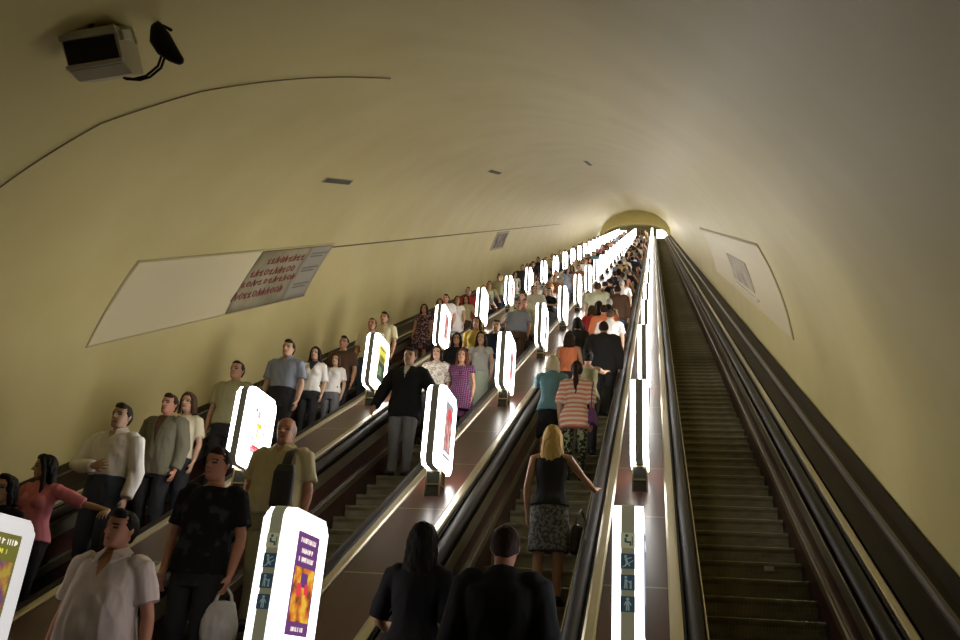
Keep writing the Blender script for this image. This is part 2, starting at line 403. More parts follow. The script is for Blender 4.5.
        bmesh.ops.recalc_face_normals(bm, faces=bm.faces); me = bpy.data.meshes.new('collar'); bm.to_mesh(me); bm.free(); f.extra.append(('collar', me))
    # --- lower garment
    f.bottom = None
    if bottom:
        bm = bmesh.new(); o2 = .022
        if bottom in ('trousers', 'jeans', 'shorts', 'leggings'):
            rings(bm, [(z, 0, interp(TR, z)[0], interp(TR, z)[1] + o2, interp(TR, z)[2] + o2) for z in (.775, .80, .84, .88, .92, .97, 1.02, 1.06)], 24, pw=2.3)
            e = 0 if bottom != 'leggings' else -.012
            for s in (1, -1):
                kx = s*stance; kn = -.02 - knee*(.10 if s > 0 else 0)
                if bottom == 'shorts': tube(bm, [(s*.088, .01, .90), (s*.098, 0, .75), (kx, kn*.7, .52)], [.105, .1, .085], 14)
                else: tube(bm, [(s*.088, .01, .90), (s*.097, .0, .77), (kx, kn, .49), (kx, kn*.4 + .02, .30), (kx, .012, .075)], [.103 + e, .098 + e, .073 + e, .066 + e, .060 + e*1.3], 14, caps=False)
        else:   # skirts: knee length or long
            lo = {'skirt': .50, 'miniskirt': .68, 'longskirt': .16}[bottom]; w = {'skirt': .20, 'miniskirt': .195, 'longskirt': .20}[bottom]
            rings(bm, [(lo, 0, .0, w, w*.78), (lo + (.86-lo)*.5, 0, .005, (w + .19)/2, (w*.78 + .14)/2), (.86, 0, .012, .19, .14), (.95, 0, .01, interp(TR, .95)[1] + .02, interp(TR, .95)[2] + .02), (1.06, 0, 0, interp(TR, 1.06)[1] + .016, interp(TR, 1.06)[2] + .016)], 28)
        f.bottom = remesh(bm, cvox, 2)
        if fold: wrinkle(f.bottom, fold*1.1, 6, rnd.random()*50)
    f.shoes = []
    if shoes:
        for s in (1, -1):
            kx = s*stance; bm = bmesh.new()
            tube(bm, [(kx, .055, .05), (kx, .0, .055), (kx + s*.012, -.09, .044), (kx + s*.018, -.165, .034)], [(.040, .05), (.046, .055), (.050, .044), (.042, .033)], 14, axis=Vector((1, 0, 0)))
            for v in bm.verts: v.co.z = max(v.co.z, 0)
            f.shoes.append(remesh(bm, max(cvox, .011), 1))
    f.bottom_kind = bottom; f.top_kind = top; f.A = A
    return f
SKIN = {k: mat('skin_' + k, c, .5, spec=.4) for k, c in {'fair': (.56, .34, .23), 'tan': (.46, .25, .15), 'ruddy': (.50, .23, .15), 'olive': (.42, .26, .16)}.items()}
M_EYE = mat('dark_eye_and_brow', (.03, .02, .015), .4); M_LIP = mat('lip', (.36, .13, .10), .45)
HAIRC = {k: mat('hair_' + k, c, .62, spec=.18, setup=lambda nt, b: bump(nt, b, 60, .01, .6, (1, 1, .08), 2)) for k, c in {'black': (.010, .008, .007), 'dark brown': (.028, .015, .010), 'brown': (.075, .04, .022), 'blonde': (.62, .43, .16), 'grey': (.33, .31, .28), 'pale blonde': (.66, .58, .42), 'auburn': (.10, .035, .02)}.items()}
def slots(o, ms):
    for i, m in enumerate(ms):
        o.material_slots[i].link = 'OBJECT'; o.material_slots[i].material = m
def dress(f, skin, hairc, topm, botm, shoem, vm=None):
    """link the figure's meshes as one person with children; material slots belong to the objects"""
    for me, n in [(f.body, 3), (f.hair, 1), (f.top, 2), (f.bottom, 1)] + [(s, 1) for s in f.shoes]:
        if me is not None and len(me.materials) == 0:
            for _ in range(n): me.materials.append(None)
    p = link(bpy.data.objects.new('person', f.body)); slots(p, [skin, M_EYE, M_LIP])
    if f.hair: slots(link(bpy.data.objects.new('hair', f.hair), p), [hairc])
    if f.top: slots(link(bpy.data.objects.new({'jacket': 'jacket', 'dress': 'dress', 'tee': 'tee_shirt', 'tank': 'tank_top'}.get(f.top_kind, 'shirt'), f.top), p), [topm, vm or topm])
    if f.bottom: slots(link(bpy.data.objects.new('skirt' if 'skirt' in f.bottom_kind else f.bottom_kind, f.bottom), p), [botm])
    for nm, me in f.extra:
        if not me.materials: me.materials.append(None)
        slots(link(bpy.data.objects.new(nm, me), p), [topm])
    for s in f.shoes: slots(link(bpy.data.objects.new('shoe', s), p), [shoem])
    return p
def foot_y(lane): return TD*.5 - (.06 if lane == 'C' else 0)
def seat_on_tread(u, v, lane, h=1.72, hlim=(1.5, 1.95), xo=.28):
    if lane == 'A': xo = .33
    """the tread whose person of about height h has the head top on pixel (u, v)"""
    cx = LANEX[lane]; best = None
    for k in range(-12, 250):
        ny, nz = tread(k); y = ny + foot_y(lane); P = on_y(u, v, y); hh = P.z - nz; dx = max(0, abs(P.x - cx) - xo)
        cost = abs(hh - h) + 2.5*dx
        if best is None or cost < best[0]: best = (cost, k, P.x, y, nz, hh)
    _, k, x, y, nz, hh = best
    return k, max(cx - xo, min(cx + xo, x)), y, nz, max(hlim[0], min(hlim[1], hh))
OCC = {}
def place(p, lane, k, x, y, z, h, turn=0.0):
    p.location = (x, y, z + .004); p.scale = (h/1.75,)*3
    p.rotation_euler = (0, 0, (PI if lane == 'C' else 0) + turn)
    OCC.setdefault((lane, k), []).append(x)
def to_local(w, x, y, z, h, lane, turn=0.0):
    v = Vector(w) - Vector((x, y, z)); v.rotate(Quaternion((0, 0, 1), -((PI if lane == 'C' else 0) + turn))); return v/(h/1.75)
# ------------------------------------------------------------------ garment materials
def pattern(name, c1, c2, scale, axis='Z', thr=.5, kind='wave'):
    def f(nt, b):
        if kind == 'wave':
            n = N(nt, 'ShaderNodeTexWave', Scale=scale); n.bands_direction = axis; nt.links.new(coords(nt), n.inputs['Vector']); out = n.outputs['Fac']
        elif kind == 'plaid':
            a = N(nt, 'ShaderNodeTexWave', Scale=scale); a.bands_direction = 'X'; c = N(nt, 'ShaderNodeTexWave', Scale=scale); c.bands_direction = 'Z'
            v = coords(nt); nt.links.new(v, a.inputs['Vector']); nt.links.new(v, c.inputs['Vector'])
            m = N(nt, 'ShaderNodeMath', operation='MULTIPLY'); nt.links.new(a.outputs['Fac'], m.inputs[0]); nt.links.new(c.outputs['Fac'], m.inputs[1]); out = m.outputs[0]
        else:
            n = N(nt, 'ShaderNodeTexNoise', Scale=scale, Detail=2.0); nt.links.new(coords(nt), n.inputs['Vector']); out = n.outputs['Fac']
        r = N(nt, 'ShaderNodeValToRGB'); r.color_ramp.elements[0].position = thr - .04; r.color_ramp.elements[1].position = thr + .04
        r.color_ramp.elements[0].color = (*c1, 1); r.color_ramp.elements[1].color = (*c2, 1)
        nt.links.new(out, r.inputs['Fac']); nt.links.new(r.outputs['Color'], b.inputs['Base Color']); bump(nt, b, 9, .02, .5)
    return mat('cloth_' + name, c1, .85, spec=.2, setup=f)
def cl(n): return CLOTH[n]
CLOTH = {k: cloth(k.replace(' ', '_'), c) for k, c in {
    'white': (.76, .73, .70), 'pinkish white': (.70, .62, .61), 'pink': (.62, .20, .24), 'black': (.012, .012, .014), 'charcoal': (.03, .03, .033), 'olive grey': (.16, .15, .105),
    'beige': (.55, .49, .30), 'cream': (.68, .62, .45), 'blue grey': (.28, .31, .40), 'navy': (.02, .026, .06), 'jeans': (.055, .075, .12), 'brown': (.09, .05, .03), 'maroon': (.13, .025, .03), 'teal': (.13, .27, .32),
    'orange': (.70, .22, .10), 'red': (.50, .05, .05), 'yellow': (.58, .42, .09), 'khaki': (.36, .34, .20), 'light grey': (.50, .50, .49), 'grey': (.16, .16, .17), 'pale green': (.45, .52, .44), 'purple': (.16, .06, .20), 'sky blue': (.30, .42, .60), 'rust': (.34, .13, .06), 'light khaki': (.58, .58, .42)}.items()}
CLOTH['salmon stripe'] = pattern('salmon_stripe', (.72, .25, .17), (.72, .66, .58), 4.6, 'Z', .5)
CLOTH['plaid'] = pattern('purple_plaid', (.055, .018, .05), (.26, .10, .20), 9, kind='plaid', thr=.3)
CLOTH['grey print'] = pattern('grey_print', (.07, .07, .075), (.20, .20, .195), 34, kind='noise', thr=.5)
CLOTH['dark floral'] = pattern('dark_floral', (.04, .02, .03), (.35, .22, .24), 22, kind='noise', thr=.56)
CLOTH['leaf print'] = pattern('leaf_print', (.015, .018, .012), (.28, .30, .18), 24, kind='noise', thr=.54)
CLOTH['lace'] = pattern('white_lace', (.40, .34, .28), (.74, .70, .62), 30, kind='noise', thr=.48)
CLOTH['printed tee'] = pattern('printed_black', (.010, .010, .012), (.035, .035, .04), 9, kind='noise', thr=.60)
SHOE = {'black': mat('shoe_black', (.012, .011, .01), .4), 'brown': mat('shoe_brown', (.06, .03, .016), .45), 'pale': mat('shoe_pale', (.40, .36, .30), .55)}
def rail_x(lane, side): return LANEX[lane] + side*.598
def rail_reach(u, v, lane, side, st, h):
    """wrist on the handrail nearest pixel (u, v); side +1 is the +x rail of the lane"""
    k, x, y, z, hh = st; P = on_slope(u, v, -HD + .03); rx = rail_x(lane, side)
    W = Vector((rx - side*.01, P.y, zd(P.y) + .035))
    loc = to_local(W, x, y, z, hh, lane); ls = side if lane != 'C' else -side
    fwd = Vector((0, -.87, -.5)) if lane != 'C' else Vector((0, -.87, .5))
    return ls, (tuple(loc), (ls*.3, .6, -.8), tuple((fwd + Vector((ls*.15, 0, 0)))), (0, -.2, -1))
NEAR = {}
def person(key, lane, u, v, h, label, fig, skin, hairc, top, bot, shoe='black', vm=None, reach=None, turn=0.0, hl=(1.5, 1.95), xo=.28):
    st = seat_on_tread(u, v, lane, h, hl, xo); k, x, y, z, hh = st
    arms = dict(fig.pop('arms', {}))
    if reach: ls, pose = rail_reach(*reach[:2], lane, reach[2], st, hh); arms[ls] = pose
    f = figure(arms=arms, **fig)
    p = dress(f, SKIN[skin], HAIRC[hairc], cl(top), cl(bot) if bot else None, SHOE[shoe], vm)
    place(p, lane, k, x, y, z, hh, turn); tag(p, label, 'person', 'riders on the escalators')
    NEAR[key] = (p, f, st)
    return p
NP = dict(vox=.0068, cvox=.0105)
FP = dict(vox=.0085, cvox=.013)
bend_r = {-1: ((-.03, -.20, 1.12), (-1, .25, -.3), (.9, -.2, .15), (0, 1, 0))}
# wall-side descending queue
person('A1', 'A', 10, 476, 1.60, 'dark-haired person in black half hidden by the lamp with the flower poster', dict(sex='f', hair='bob', top='shirt', sleeve='long', **FP), 'olive', 'black', 'black', 'charcoal')
person('A2', 'A', 50, 456, 1.64, 'long-haired person in pink blouse stretching one arm to the handrail', dict(sex='f', hair='long', top='shirt', sleeve='elbow', off=.02, hem=.90, bottom='trousers', head=(-.75, .1), hlen=-.22, **NP), 'olive', 'black', 'pink', 'charcoal', reach=(112, 524, 1))
person('A3', 'A', 125, 405, 1.74, 'person in white long-sleeved shirt and jeans with one forearm across the belly', dict(collar=True, sex='m', hair='short', top='shirt', sleeve='long', off=.024, hem=1.0, arms=bend_r, vneck=(1.40, .04), bottom='jeans', fold=.012, **{**NP, 'cvox': .0072}), 'olive', 'dark brown', 'white', 'jeans', vm=SKIN['olive'])
person('A4', 'A', 172, 395, 1.76, 'person in open olive-grey suit jacket with hands at the sides', dict(sex='m', hair='short', top='jacket', sleeve='long', off=.034, hem=.80, vneck=(1.12, .055), head=(-.1, 0), **{**NP, 'cvox': .0072}), 'ruddy', 'dark brown', 'olive grey', 'charcoal', vm=CLOTH['brown'])
person('A5', 'A', 191, 394, 1.62, 'brown-haired person in pale top peeking out behind the olive-grey jacket', dict(sex='f', hair='bob', top='tee', sleeve='short', **FP), 'fair', 'brown', 'cream', 'charcoal')
person('A6', 'A', 239, 362, 1.74, 'person in beige shirt standing behind the lamp with the dancing figures', dict(sex='m', hair='crop', top='shirt', sleeve='short', off=.024, **FP), 'tan', 'black', 'khaki', 'charcoal')
person('A7', 'A', 290, 341, 1.77, 'person in blue-grey shirt wearing a dark backpack', dict(collar=True, sex='m', hair='short', top='shirt', sleeve='short', off=.022, hem=.98, vneck=(1.42, .04), **FP), 'fair', 'dark brown', 'blue grey', 'charcoal', vm=SKIN['fair'])
person('A8', 'A', 317, 348, 1.62, 'person in white top with dark scarf beside the blue-grey shirt', dict(sex='f', hair='bob', top='shirt', sleeve='elbow', vneck=(1.28, .09), **FP), 'fair', 'dark brown', 'white', 'charcoal', vm=CLOTH['charcoal'])
person('A9', 'A', 345, 337, 1.70, 'person in brown top by the wall, just below the yellow-poster lamp', dict(sex='m', hair='short', top='tee', sleeve='short', **FP), 'tan', 'dark brown', 'brown', 'charcoal')
person('A9b', 'A', 337, 355, 1.42, 'short person in white top between the dark scarf and the yellow-poster lamp', dict(sex='f', hair='bob', top='tee', sleeve='short', **FP), 'fair', 'brown', 'white', 'grey', hl=(1.3, 1.6))
person('A10', 'A', 373, 319, 1.74, 'crop-haired person whose head shows just above the lamp with the yellow poster', dict(sex='m', hair='crop', top='shirt', sleeve='short', **FP), 'ruddy', 'brown', 'cream', 'jeans')
person('A11', 'A', 385, 313, 1.76, 'person in yellowish beige shirt behind the lamp with the yellow poster', dict(collar=True, sex='m', hair='short', top='shirt', sleeve='short', off=.026, **FP), 'tan', 'dark brown', 'beige', 'charcoal')
person('A12', 'A', 425, 305, 1.62, 'person in dark floral dress beside the wall, before the fourth lamp', dict(sex='f', hair='bob', top='dress', sleeve='cap', hem=.60, flare=.05, bottom='skirt', **FP), 'tan', 'dark brown', 'dark floral', 'dark floral')
# second descending queue
person('B1', 'B', 125, 511, 1.75, 'stocky person in pinkish white short-sleeved shirt, lowest of the descending riders', dict(collar=True, sex='h', hair='short', top='shirt', sleeve='short', off=.026, hem=.90, flare=.02, head=(-.22, -.02), vneck=(1.33, .06), fold=.014, arms={1: hang(1, .33, -.0, .86), -1: hang(-1, .33, -.0, .86)}, **{**NP, 'cvox': .0072}), 'ruddy', 'black', 'pinkish white', 'charcoal', vm=SKIN['ruddy'])
person('B2', 'B', 222, 449, 1.78, 'person in black printed tee and dark trousers carrying a white plastic bag', dict(sex='m', hair='short', top='tee', sleeve='short', off=.022, hem=.86, head=(-.15, .05), **NP), 'ruddy', 'dark brown', 'printed tee', 'charcoal')
person('B3', 'B', 289, 418, 1.72, 'bald person in beige short-sleeved shirt with a dark bag on the shoulder', dict(collar=True, sex='h', hair='bald', top='shirt', sleeve='short', off=.026, hem=.90, flare=.02, head=(.12, .04), vneck=(1.40, .04), fold=.012, **NP), 'ruddy', 'grey', 'beige', 'khaki', vm=SKIN['ruddy'])
person('B4', 'B', 411, 349, 1.80, 'person in black suit jacket with open hands behind the lamp with the grey portrait poster', dict(sex='m', hair='short', top='jacket', sleeve='long', off=.036, hem=.78, vneck=(1.30, .04), arms={1: hang(1, .36, -.05, .93), -1: hang(-1, .40, -.06, .92)}, **NP), 'tan', 'dark brown', 'black', 'grey', vm=CLOTH['light grey'], shoe='black')
person('B5', 'B', 438, 347, 1.62, 'person in white lace top with brown hair behind the black suit jacket', dict(sex='f', hair='bob', top='shirt', sleeve='elbow', off=.024, **FP), 'fair', 'dark brown', 'lace', 'charcoal')
person('B6', 'B', 463, 350, 1.62, 'auburn long-haired person in purple plaid dress', dict(sex='f', hair='long', top='dress', sleeve='cap', hem=.62, flare=.06, bottom='skirt', hlen=-.18, **FP), 'tan', 'auburn', 'plaid', 'plaid')
person('B7', 'B', 482, 333, 1.66, 'long dark-haired person in light grey top and pale green skirt', dict(sex='f', hair='long', top='tee', sleeve='cap', hem=.95, bottom='longskirt', hlen=-.28, **FP), 'fair', 'dark brown', 'light grey', 'pale green')
person('B8', 'B', 457, 334, 1.60, 'person with long dark hair in black top above the plaid dress', dict(sex='f', hair='long', top='tee', sleeve='short', **FP), 'tan', 'black', 'black', 'charcoal')
person('B9', 'B', 477, 318, 1.62, 'person in yellow top near the third lamp of the middle deck', dict(sex='f', hair='bob', top='tee', sleeve='short', **FP), 'tan', 'brown', 'yellow', 'maroon')
person('B10', 'B', 497, 321, 1.74, 'person in navy tee and blue jeans behind the lamp with the narrow pink poster', dict(sex='m', hair='short', top='tee', sleeve='short', **FP), 'fair', 'dark brown', 'navy', 'sky blue')
# ascending queue, seen from behind
person('C1', 'C', 424, 523, 1.64, 'person with long black hair and black top resting one hand on the deck rail', dict(sex='f', hair='long', top='shirt', sleeve='elbow', off=.02, hem=.86, hlen=-.30, **NP), 'fair', 'black', 'black', 'black', reach=(376, 630, -1), xo=.36)
person('C2', 'C', 506, 526, 1.76, 'broad person in black suit jacket seen from behind, lowest of the ascending riders', dict(sex='m', hair='short', top='jacket', sleeve='long', off=.042, hem=.80, head=(.1, .12), **NP), 'ruddy', 'dark brown', 'black', 'black', xo=.32)
person('C3', 'C', 553, 426, 1.60, 'blonde long-haired person in dark tank top and grey printed skirt holding the rail', dict(sex='f', hair='long', top='tank', sleeve='none', off=.012, hem=.93, bottom='skirt', hlen=-.27, **NP), 'tan', 'blonde', 'charcoal', 'grey print', reach=(598, 493, 1), shoe='black')
person('C4', 'C', 577, 362, 1.66, 'person in salmon and white striped tunic with a dark ponytail', dict(sex='f', hair='ponytail', top='shirt', sleeve='elbow', off=.026, hem=.74, flare=.02, bottom='leggings', hlen=-.34, **NP), 'tan', 'dark brown', 'salmon stripe', 'leaf print')
person('C5', 'C', 553, 356, 1.64, 'pale-haired person in teal top and black skirt leaning an arm on the rail', dict(sex='f', hair='bob', top='shirt', sleeve='elbow', off=.026, hem=.88, bottom='skirt', **NP), 'fair', 'pale blonde', 'teal', 'black', reach=(524, 394, -1))
person('C6', 'C', 569, 332, 1.64, 'long dark-haired person in orange tank top behind the pale-haired one', dict(sex='f', hair='long', top='tank', sleeve='none', hlen=-.16, **FP), 'tan', 'dark brown', 'orange', 'charcoal')
person('C7', 'C', 588, 350, 1.62, 'person in khaki top with dark hair reaching a bare arm to the far rail', dict(sex='f', hair='bun', top='tank', sleeve='none', **FP), 'fair', 'black', 'khaki', 'charcoal', reach=(622, 376, 1))
person('C8', 'C', 604, 322, 1.80, 'big person in dark jacket filling the upward stair behind the striped tunic', dict(sex='h', hair='short', top='jacket', sleeve='long', off=.05, hem=.76, **FP), 'tan', 'dark brown', 'charcoal', 'charcoal')
person('C9', 'C', 622, 310, 1.72, 'person in white shirt standing close to the lamps of the empty escalator', dict(sex='m', hair='short', top='shirt', sleeve='short', off=.03, **FP), 'fair', 'brown', 'white', 'charcoal')
person('C10', 'C', 577, 318, 1.66, 'dark-haired person in black top above the orange tank top', dict(sex='f', hair='bob', top='tee', sleeve='short', **FP), 'tan', 'black', 'charcoal', 'charcoal')
person('C11', 'C', 592, 306, 1.64, 'person in red top halfway in the ascending crowd', dict(sex='f', hair='bob', top='tee', sleeve='short', **FP), 'fair', 'brown', 'red', 'jeans')
person('C12', 'C', 598, 283, 1.80, 'broad person in light khaki shirt beside the sixth lamp of the middle deck', dict(sex='h', hair='crop', top='shirt', sleeve='short', off=.04, **FP), 'fair', 'brown', 'light khaki', 'charcoal')
# ------------------------------------------------------------------ bags
def bag(kind, loc, m, label, rz=0.0, s=1.0):
    names = {'plastic_bag': 'bag', 'handbag': 'handbag', 'shoulder_bag': 'bag', 'backpack': 'backpack', 'sling_bag': 'bag'}
    t = empty(kind, loc, label, names[kind], None, rz); t.scale = (s, s, s)
    bm = bmesh.new()
    if kind == 'plastic_bag':
        rings(bm, [(-.42, 0, 0, .07, .04), (-.40, 0, 0, .12, .07), (-.28, 0, 0, .14, .08), (-.16, 0, 0, .11, .055), (-.10, 0, 0, .07, .03)], 16); o = obj('sack', remesh(bm, .012, 2), m, t); wrinkle(o.data, .012, 12)
        bm = bmesh.new()
        for q in (-1, 1): tube(bm, [(q*.06, 0, -.12), (q*.045, 0, -.05), (0, q*.008, .0)], [.016, .011, .009], 8)
        obj('handle', bm, m, t, True)
    elif kind in ('handbag', 'shoulder_bag'):
        rings(bm, [(-.13, 0, 0, .13, .045), (-.11, 0, 0, .15, .055), (.02, 0, 0, .15, .055), (.12, 0, 0, .13, .035), (.135, 0, 0, .12, .025)], 20, pw=3.5); obj('pouch', remesh(bm, .012, 2), m, t)
        bm = bmesh.new()
        L = .17 if kind == 'handbag' else .50
        tube(bm, [(-.11, 0, .11), (-.08, 0, .11 + L*.6), (0, 0, .11 + L), (.08, 0, .11 + L*.6), (.11, 0, .11)], .010, 8); obj('strap', bm, m, t, True)
    elif kind == 'sling_bag':
        rings(bm, [(-.20, 0, 0, .085, .03), (-.17, 0, 0, .10, .045), (.12, 0, 0, .10, .045), (.19, 0, .01, .075, .03)], 18, pw=3.2); obj('pouch', remesh(bm, .011, 2), m, t)
        bm = bmesh.new(); tube(bm, [(0, .0, .17), (-.005, .07, .31), (-.01, .17, .365), (-.01, .26, .30), (.02, .30, .10), (.05, .26, -.10)], [(.045, .008)]*6, 10, axis=Vector((1, 0, 0))); obj('strap', bm, m, t, True)
    else:
        rings(bm, [(-.22, 0, 0, .13, .07), (-.18, 0, 0, .155, .09), (.05, 0, 0, .155, .085), (.20, 0, 0, .13, .06), (.24, 0, 0, .08, .035)], 20, pw=3); obj('sack', remesh(bm, .013, 2), m, t)
        for q in (-1, 1):
            bm = bmesh.new(); tube(bm, [(q*.10, -.06, .20), (q*.115, -.10, .285), (q*.115, -.20, .30), (q*.12, -.275, .22), (q*.125, -.285, .05), (q*.15, -.22, -.08), (q*.14, -.06, -.16)], [(.026, .010)]*7, 8, axis=Vector((1, 0, 0))); obj('strap', bm, m, t, True)
    return t
M_LEATHER = mat('dark_leather', (.02, .016, .015), .45); M_PLASTIC = mat('white_plastic', (.62, .60, .58), .35); M_NYLON = mat('dark_nylon', (.025, .022, .03), .6)
def wpt(key, v):
    p, f, st = NEAR[key]; s = p.scale[0]; q = Vector(v)*s; q.rotate(Quaternion((0, 0, 1), p.rotation_euler.z)); return p.location + q
def wrist(key, side): return wpt(key, NEAR[key][1].A[side][2])
bag('plastic_bag', wrist('B2', 1) + Vector((0, -.02, -.09)), M_PLASTIC, 'white plastic bag hanging from the hand of the black printed tee', .5)
bag('handbag', wrist('A3', 1) + Vector((0, -.01, -.40)), M_LEATHER, 'black handbag hanging from the hand of the white long-sleeved shirt', .3)
bag('sling_bag', wpt('B3', (.135, -.205, 1.12)), M_NYLON, 'dark sling bag hanging on the chest of the bald person')
bag('backpack', wpt('A7', (0, .215, 1.20)), M_NYLON, 'dark backpack worn over the blue-grey shirt')
bag('handbag', wpt('C3', (-.30, -.05, .62)), M_LEATHER, 'black handbag beside the grey printed skirt', 1.2)
bag('shoulder_bag', wpt('C4', (-.24, .02, .92)), CLOTH['purple'], 'purple bag at the hip of the striped tunic', 1.4, .8)
# ------------------------------------------------------------------ the crowd up the slope
PROTO = []
RL = {1: ((.46, -.16, .93), (.3, .6, -.8), (.1, -.87, -.3), (0, -.2, -1))}
RR_ = {-1: ((-.46, -.16, .93), (-.3, .6, -.8), (-.1, -.87, -.3), (0, -.2, -1))}
cross = {1: ((.03, -.20, 1.12), (1, .25, -.3), (-.9, -.2, .1), (0, 1, 0))}
MV = dict(vox=.012, cvox=.018, fold=.011)
for kw in (dict(sex='m', hair='short', top='shirt', sleeve='short', off=.024), dict(sex='m', hair='short', top='tee', sleeve='short', arms=RL, head=(.4, 0)), dict(sex='m', hair='crop', top='jacket', sleeve='long', off=.034, hem=.8),
           dict(sex='h', hair='short', top='shirt', sleeve='short', off=.028, flare=.02), dict(sex='m', hair='short', top='shirt', sleeve='long', arms=RR_, head=(-.3, 0)), dict(sex='m', hair='short', top='tee', sleeve='short', arms=cross, head=(.1, .15)),
           dict(sex='f', hair='long', top='tee', sleeve='short'), dict(sex='f', hair='bob', top='shirt', sleeve='elbow', arms=RL), dict(sex='f', hair='ponytail', top='tank', sleeve='none', bottom='skirt', hlen=-.15), dict(sex='f', hair='long', top='dress', sleeve='cap', hem=.62, flare=.05, bottom='skirt', head=(.5, 0)),
           dict(sex='f', hair='bun', top='shirt', sleeve='short', arms=cross, bottom='longskirt'), dict(sex='f', hair='long', top='tee', sleeve='cap', arms=RR_, hlen=-.2, head=(-.3, 0))):
    PROTO.append((kw, figure(**{**MV, **kw})))
LN = {'A': 'wall-side escalator', 'B': 'second escalator', 'C': 'upward escalator'}
ORDN = 'first second third fourth fifth sixth seventh eighth ninth tenth eleventh twelfth'.split()
LABELS = set()
TOPS = ['white', 'black', 'charcoal', 'navy', 'cream', 'beige', 'brown', 'blue grey', 'light grey', 'red', 'yellow', 'teal', 'maroon', 'khaki', 'pink', 'orange', 'olive grey', 'purple', 'sky blue', 'rust']
TW = [7, 9, 8, 6, 4, 4, 5, 4, 4, 2, 2, 2, 3, 3, 2, 2, 3, 2, 2, 2]
TN = {'shirt': 'shirt', 'tee': 'tee shirt', 'tank': 'tank top', 'jacket': 'jacket', 'dress': 'dress'}
START = {'A': 17.6, 'B': 16.4, 'C': 15.6}
FORCE = {('A', 0): [(445, 294), (454, 289), (467, 287), (480, 279), (492, 275), (505, 271)], ('B', 0): [(508, 302), (518, 299)], ('C', 0): [(583, 300), (612, 292), (626, 298)]}
for ln, prob in (('A', .275), ('B', .305), ('C', .435)):
    k = 0
    while tread(k)[0] < START[ln]: k += 1
    last = -9
    while tread(k)[0] < YE - 1.5:
        y, z = tread(k); pr = prob*(1.15 if y < 40 else .85)
        if rnd.random() < pr:
            two = rnd.random() < .22 and ln != 'A'
            for side in ((-1, 1) if two else (rnd.choice((-1, 1)),)):
                if OCC.get((ln, k)) and min(abs(xx - LANEX[ln] - side*.22) for xx in OCC[(ln, k)]) < .42: continue
                near = y < 31
                for tries in range(60):
                    kw, f = PROTO[rnd.randrange(len(PROTO))]; fem = kw['sex'] == 'f'
                    tc = rnd.choices(TOPS, TW)[0]; hc = rnd.choice(['black', 'dark brown', 'dark brown', 'brown', 'black', 'auburn', 'blonde', 'grey'] if fem else ['black', 'dark brown', 'dark brown', 'brown', 'grey'])
                    if near:
                        yi = (y - 7.8)/3.53 + 2; oi = max(1, min(12, int(round(yi)))); bet = ORDN[oi - 1]
                        lab = f"{hc.replace('dark brown', 'dark')}-haired person in {tc} {TN[kw['top']]} on the {LN[ln]} level with its {bet} lamp"
                        if lab in LABELS: continue
                        grp = 'riders on the escalators'
                    else:
                        q = 'halfway' if y < 50 else 'far'
                        lab = f"tiny {'ascending' if ln == 'C' else 'descending'} person in {tc} {q} up the {LN[ln]}"; grp = f"tiny riders in {tc} {q} up the {LN[ln]}"
                    break
                LABELS.add(lab)
                h = rnd.uniform(1.56, 1.71) if fem else rnd.uniform(1.68, 1.84); off = .10 if (not two and 'arms' not in kw) else .22
                if not two and kw.get('arms') in (RL, RR_):
                    ls = 1 if kw['arms'] is RL else -1; side = ls*(-1 if ln == 'C' else 1); off = .15
                bt = tc if kw['top'] == 'dress' else rnd.choice(['charcoal', 'black', 'jeans', 'jeans', 'grey', 'brown', 'navy', 'khaki'])
                p = dress(f, SKIN[rnd.choice(['fair', 'tan', 'ruddy', 'olive', 'fair'])], HAIRC[hc], cl(tc), cl(bt), SHOE[rnd.choice(['black', 'brown', 'pale'])])
                place(p, ln, k, LANEX[ln] + side*off + rnd.uniform(-.03, .03), y + foot_y(ln), z, h, rnd.uniform(-.15, .15)); tag(p, lab, 'person', grp)
        k += 1
print('PEOPLE', sum(1 for o in bpy.data.objects if o.get('category') == 'person'), {k: tuple(round(float(q), 2) for q in v[2]) for k, v in NEAR.items()})
# ------------------------------------------------------------------ the tunnel
SE = YE/CO                       # where the incline ends
def crown(s): return 1.0 if s < 78 else max(.74, 1 - .26*(s - 78)/(SE - 78))
bm = bmesh.new(); rows = []
NA = 72
for s in [1.9, 4, 6, 8, 10] + [12 + 2*i for i in range(int((SE - 12)/2) + 1)] + [SE + 2.6]:
    k = crown(s); ring = []
    for x in (WR,): ring.append(vault_pt(s, 0) - NV*1.5)
    for i in range(NA + 1):
        a = PI*i/NA; P = O0 + DV*s + NV*(VR*k*math.sin(a)) + Vector((VX + VR*math.cos(a), 0, 0)); ring.append(P)
    ring.append(vault_pt(s, PI) - NV*1.5)
    rows.append([bm.verts.new(p) for p in ring])
for a, b in zip(rows, rows[1:]):
    for i in range(len(a) - 1): bm.faces.new((a[i], b[i], b[i+1], a[i+1]))
o = obj('ceiling', bm, M_WALL, smooth=True); tag(o, kind='structure')
bm = bmesh.new(); box(bm, (WL - .3, -6, -.2), (WR + .3, 3.88, 0)); tag(obj('floor', bm, M_FLOOR), kind='structure')
# walls of the lower hall either side of the photographer
for nm, x0, x1 in (('wall_left', WL - .25, WL - .02), ('wall_right', WR + .02, WR + .25)):
    bm = bmesh.new(); box(bm, (x0, -6, 0), (x1, 5.2, 3.2)); tag(obj(nm, bm, M_WALL), kind='structure')
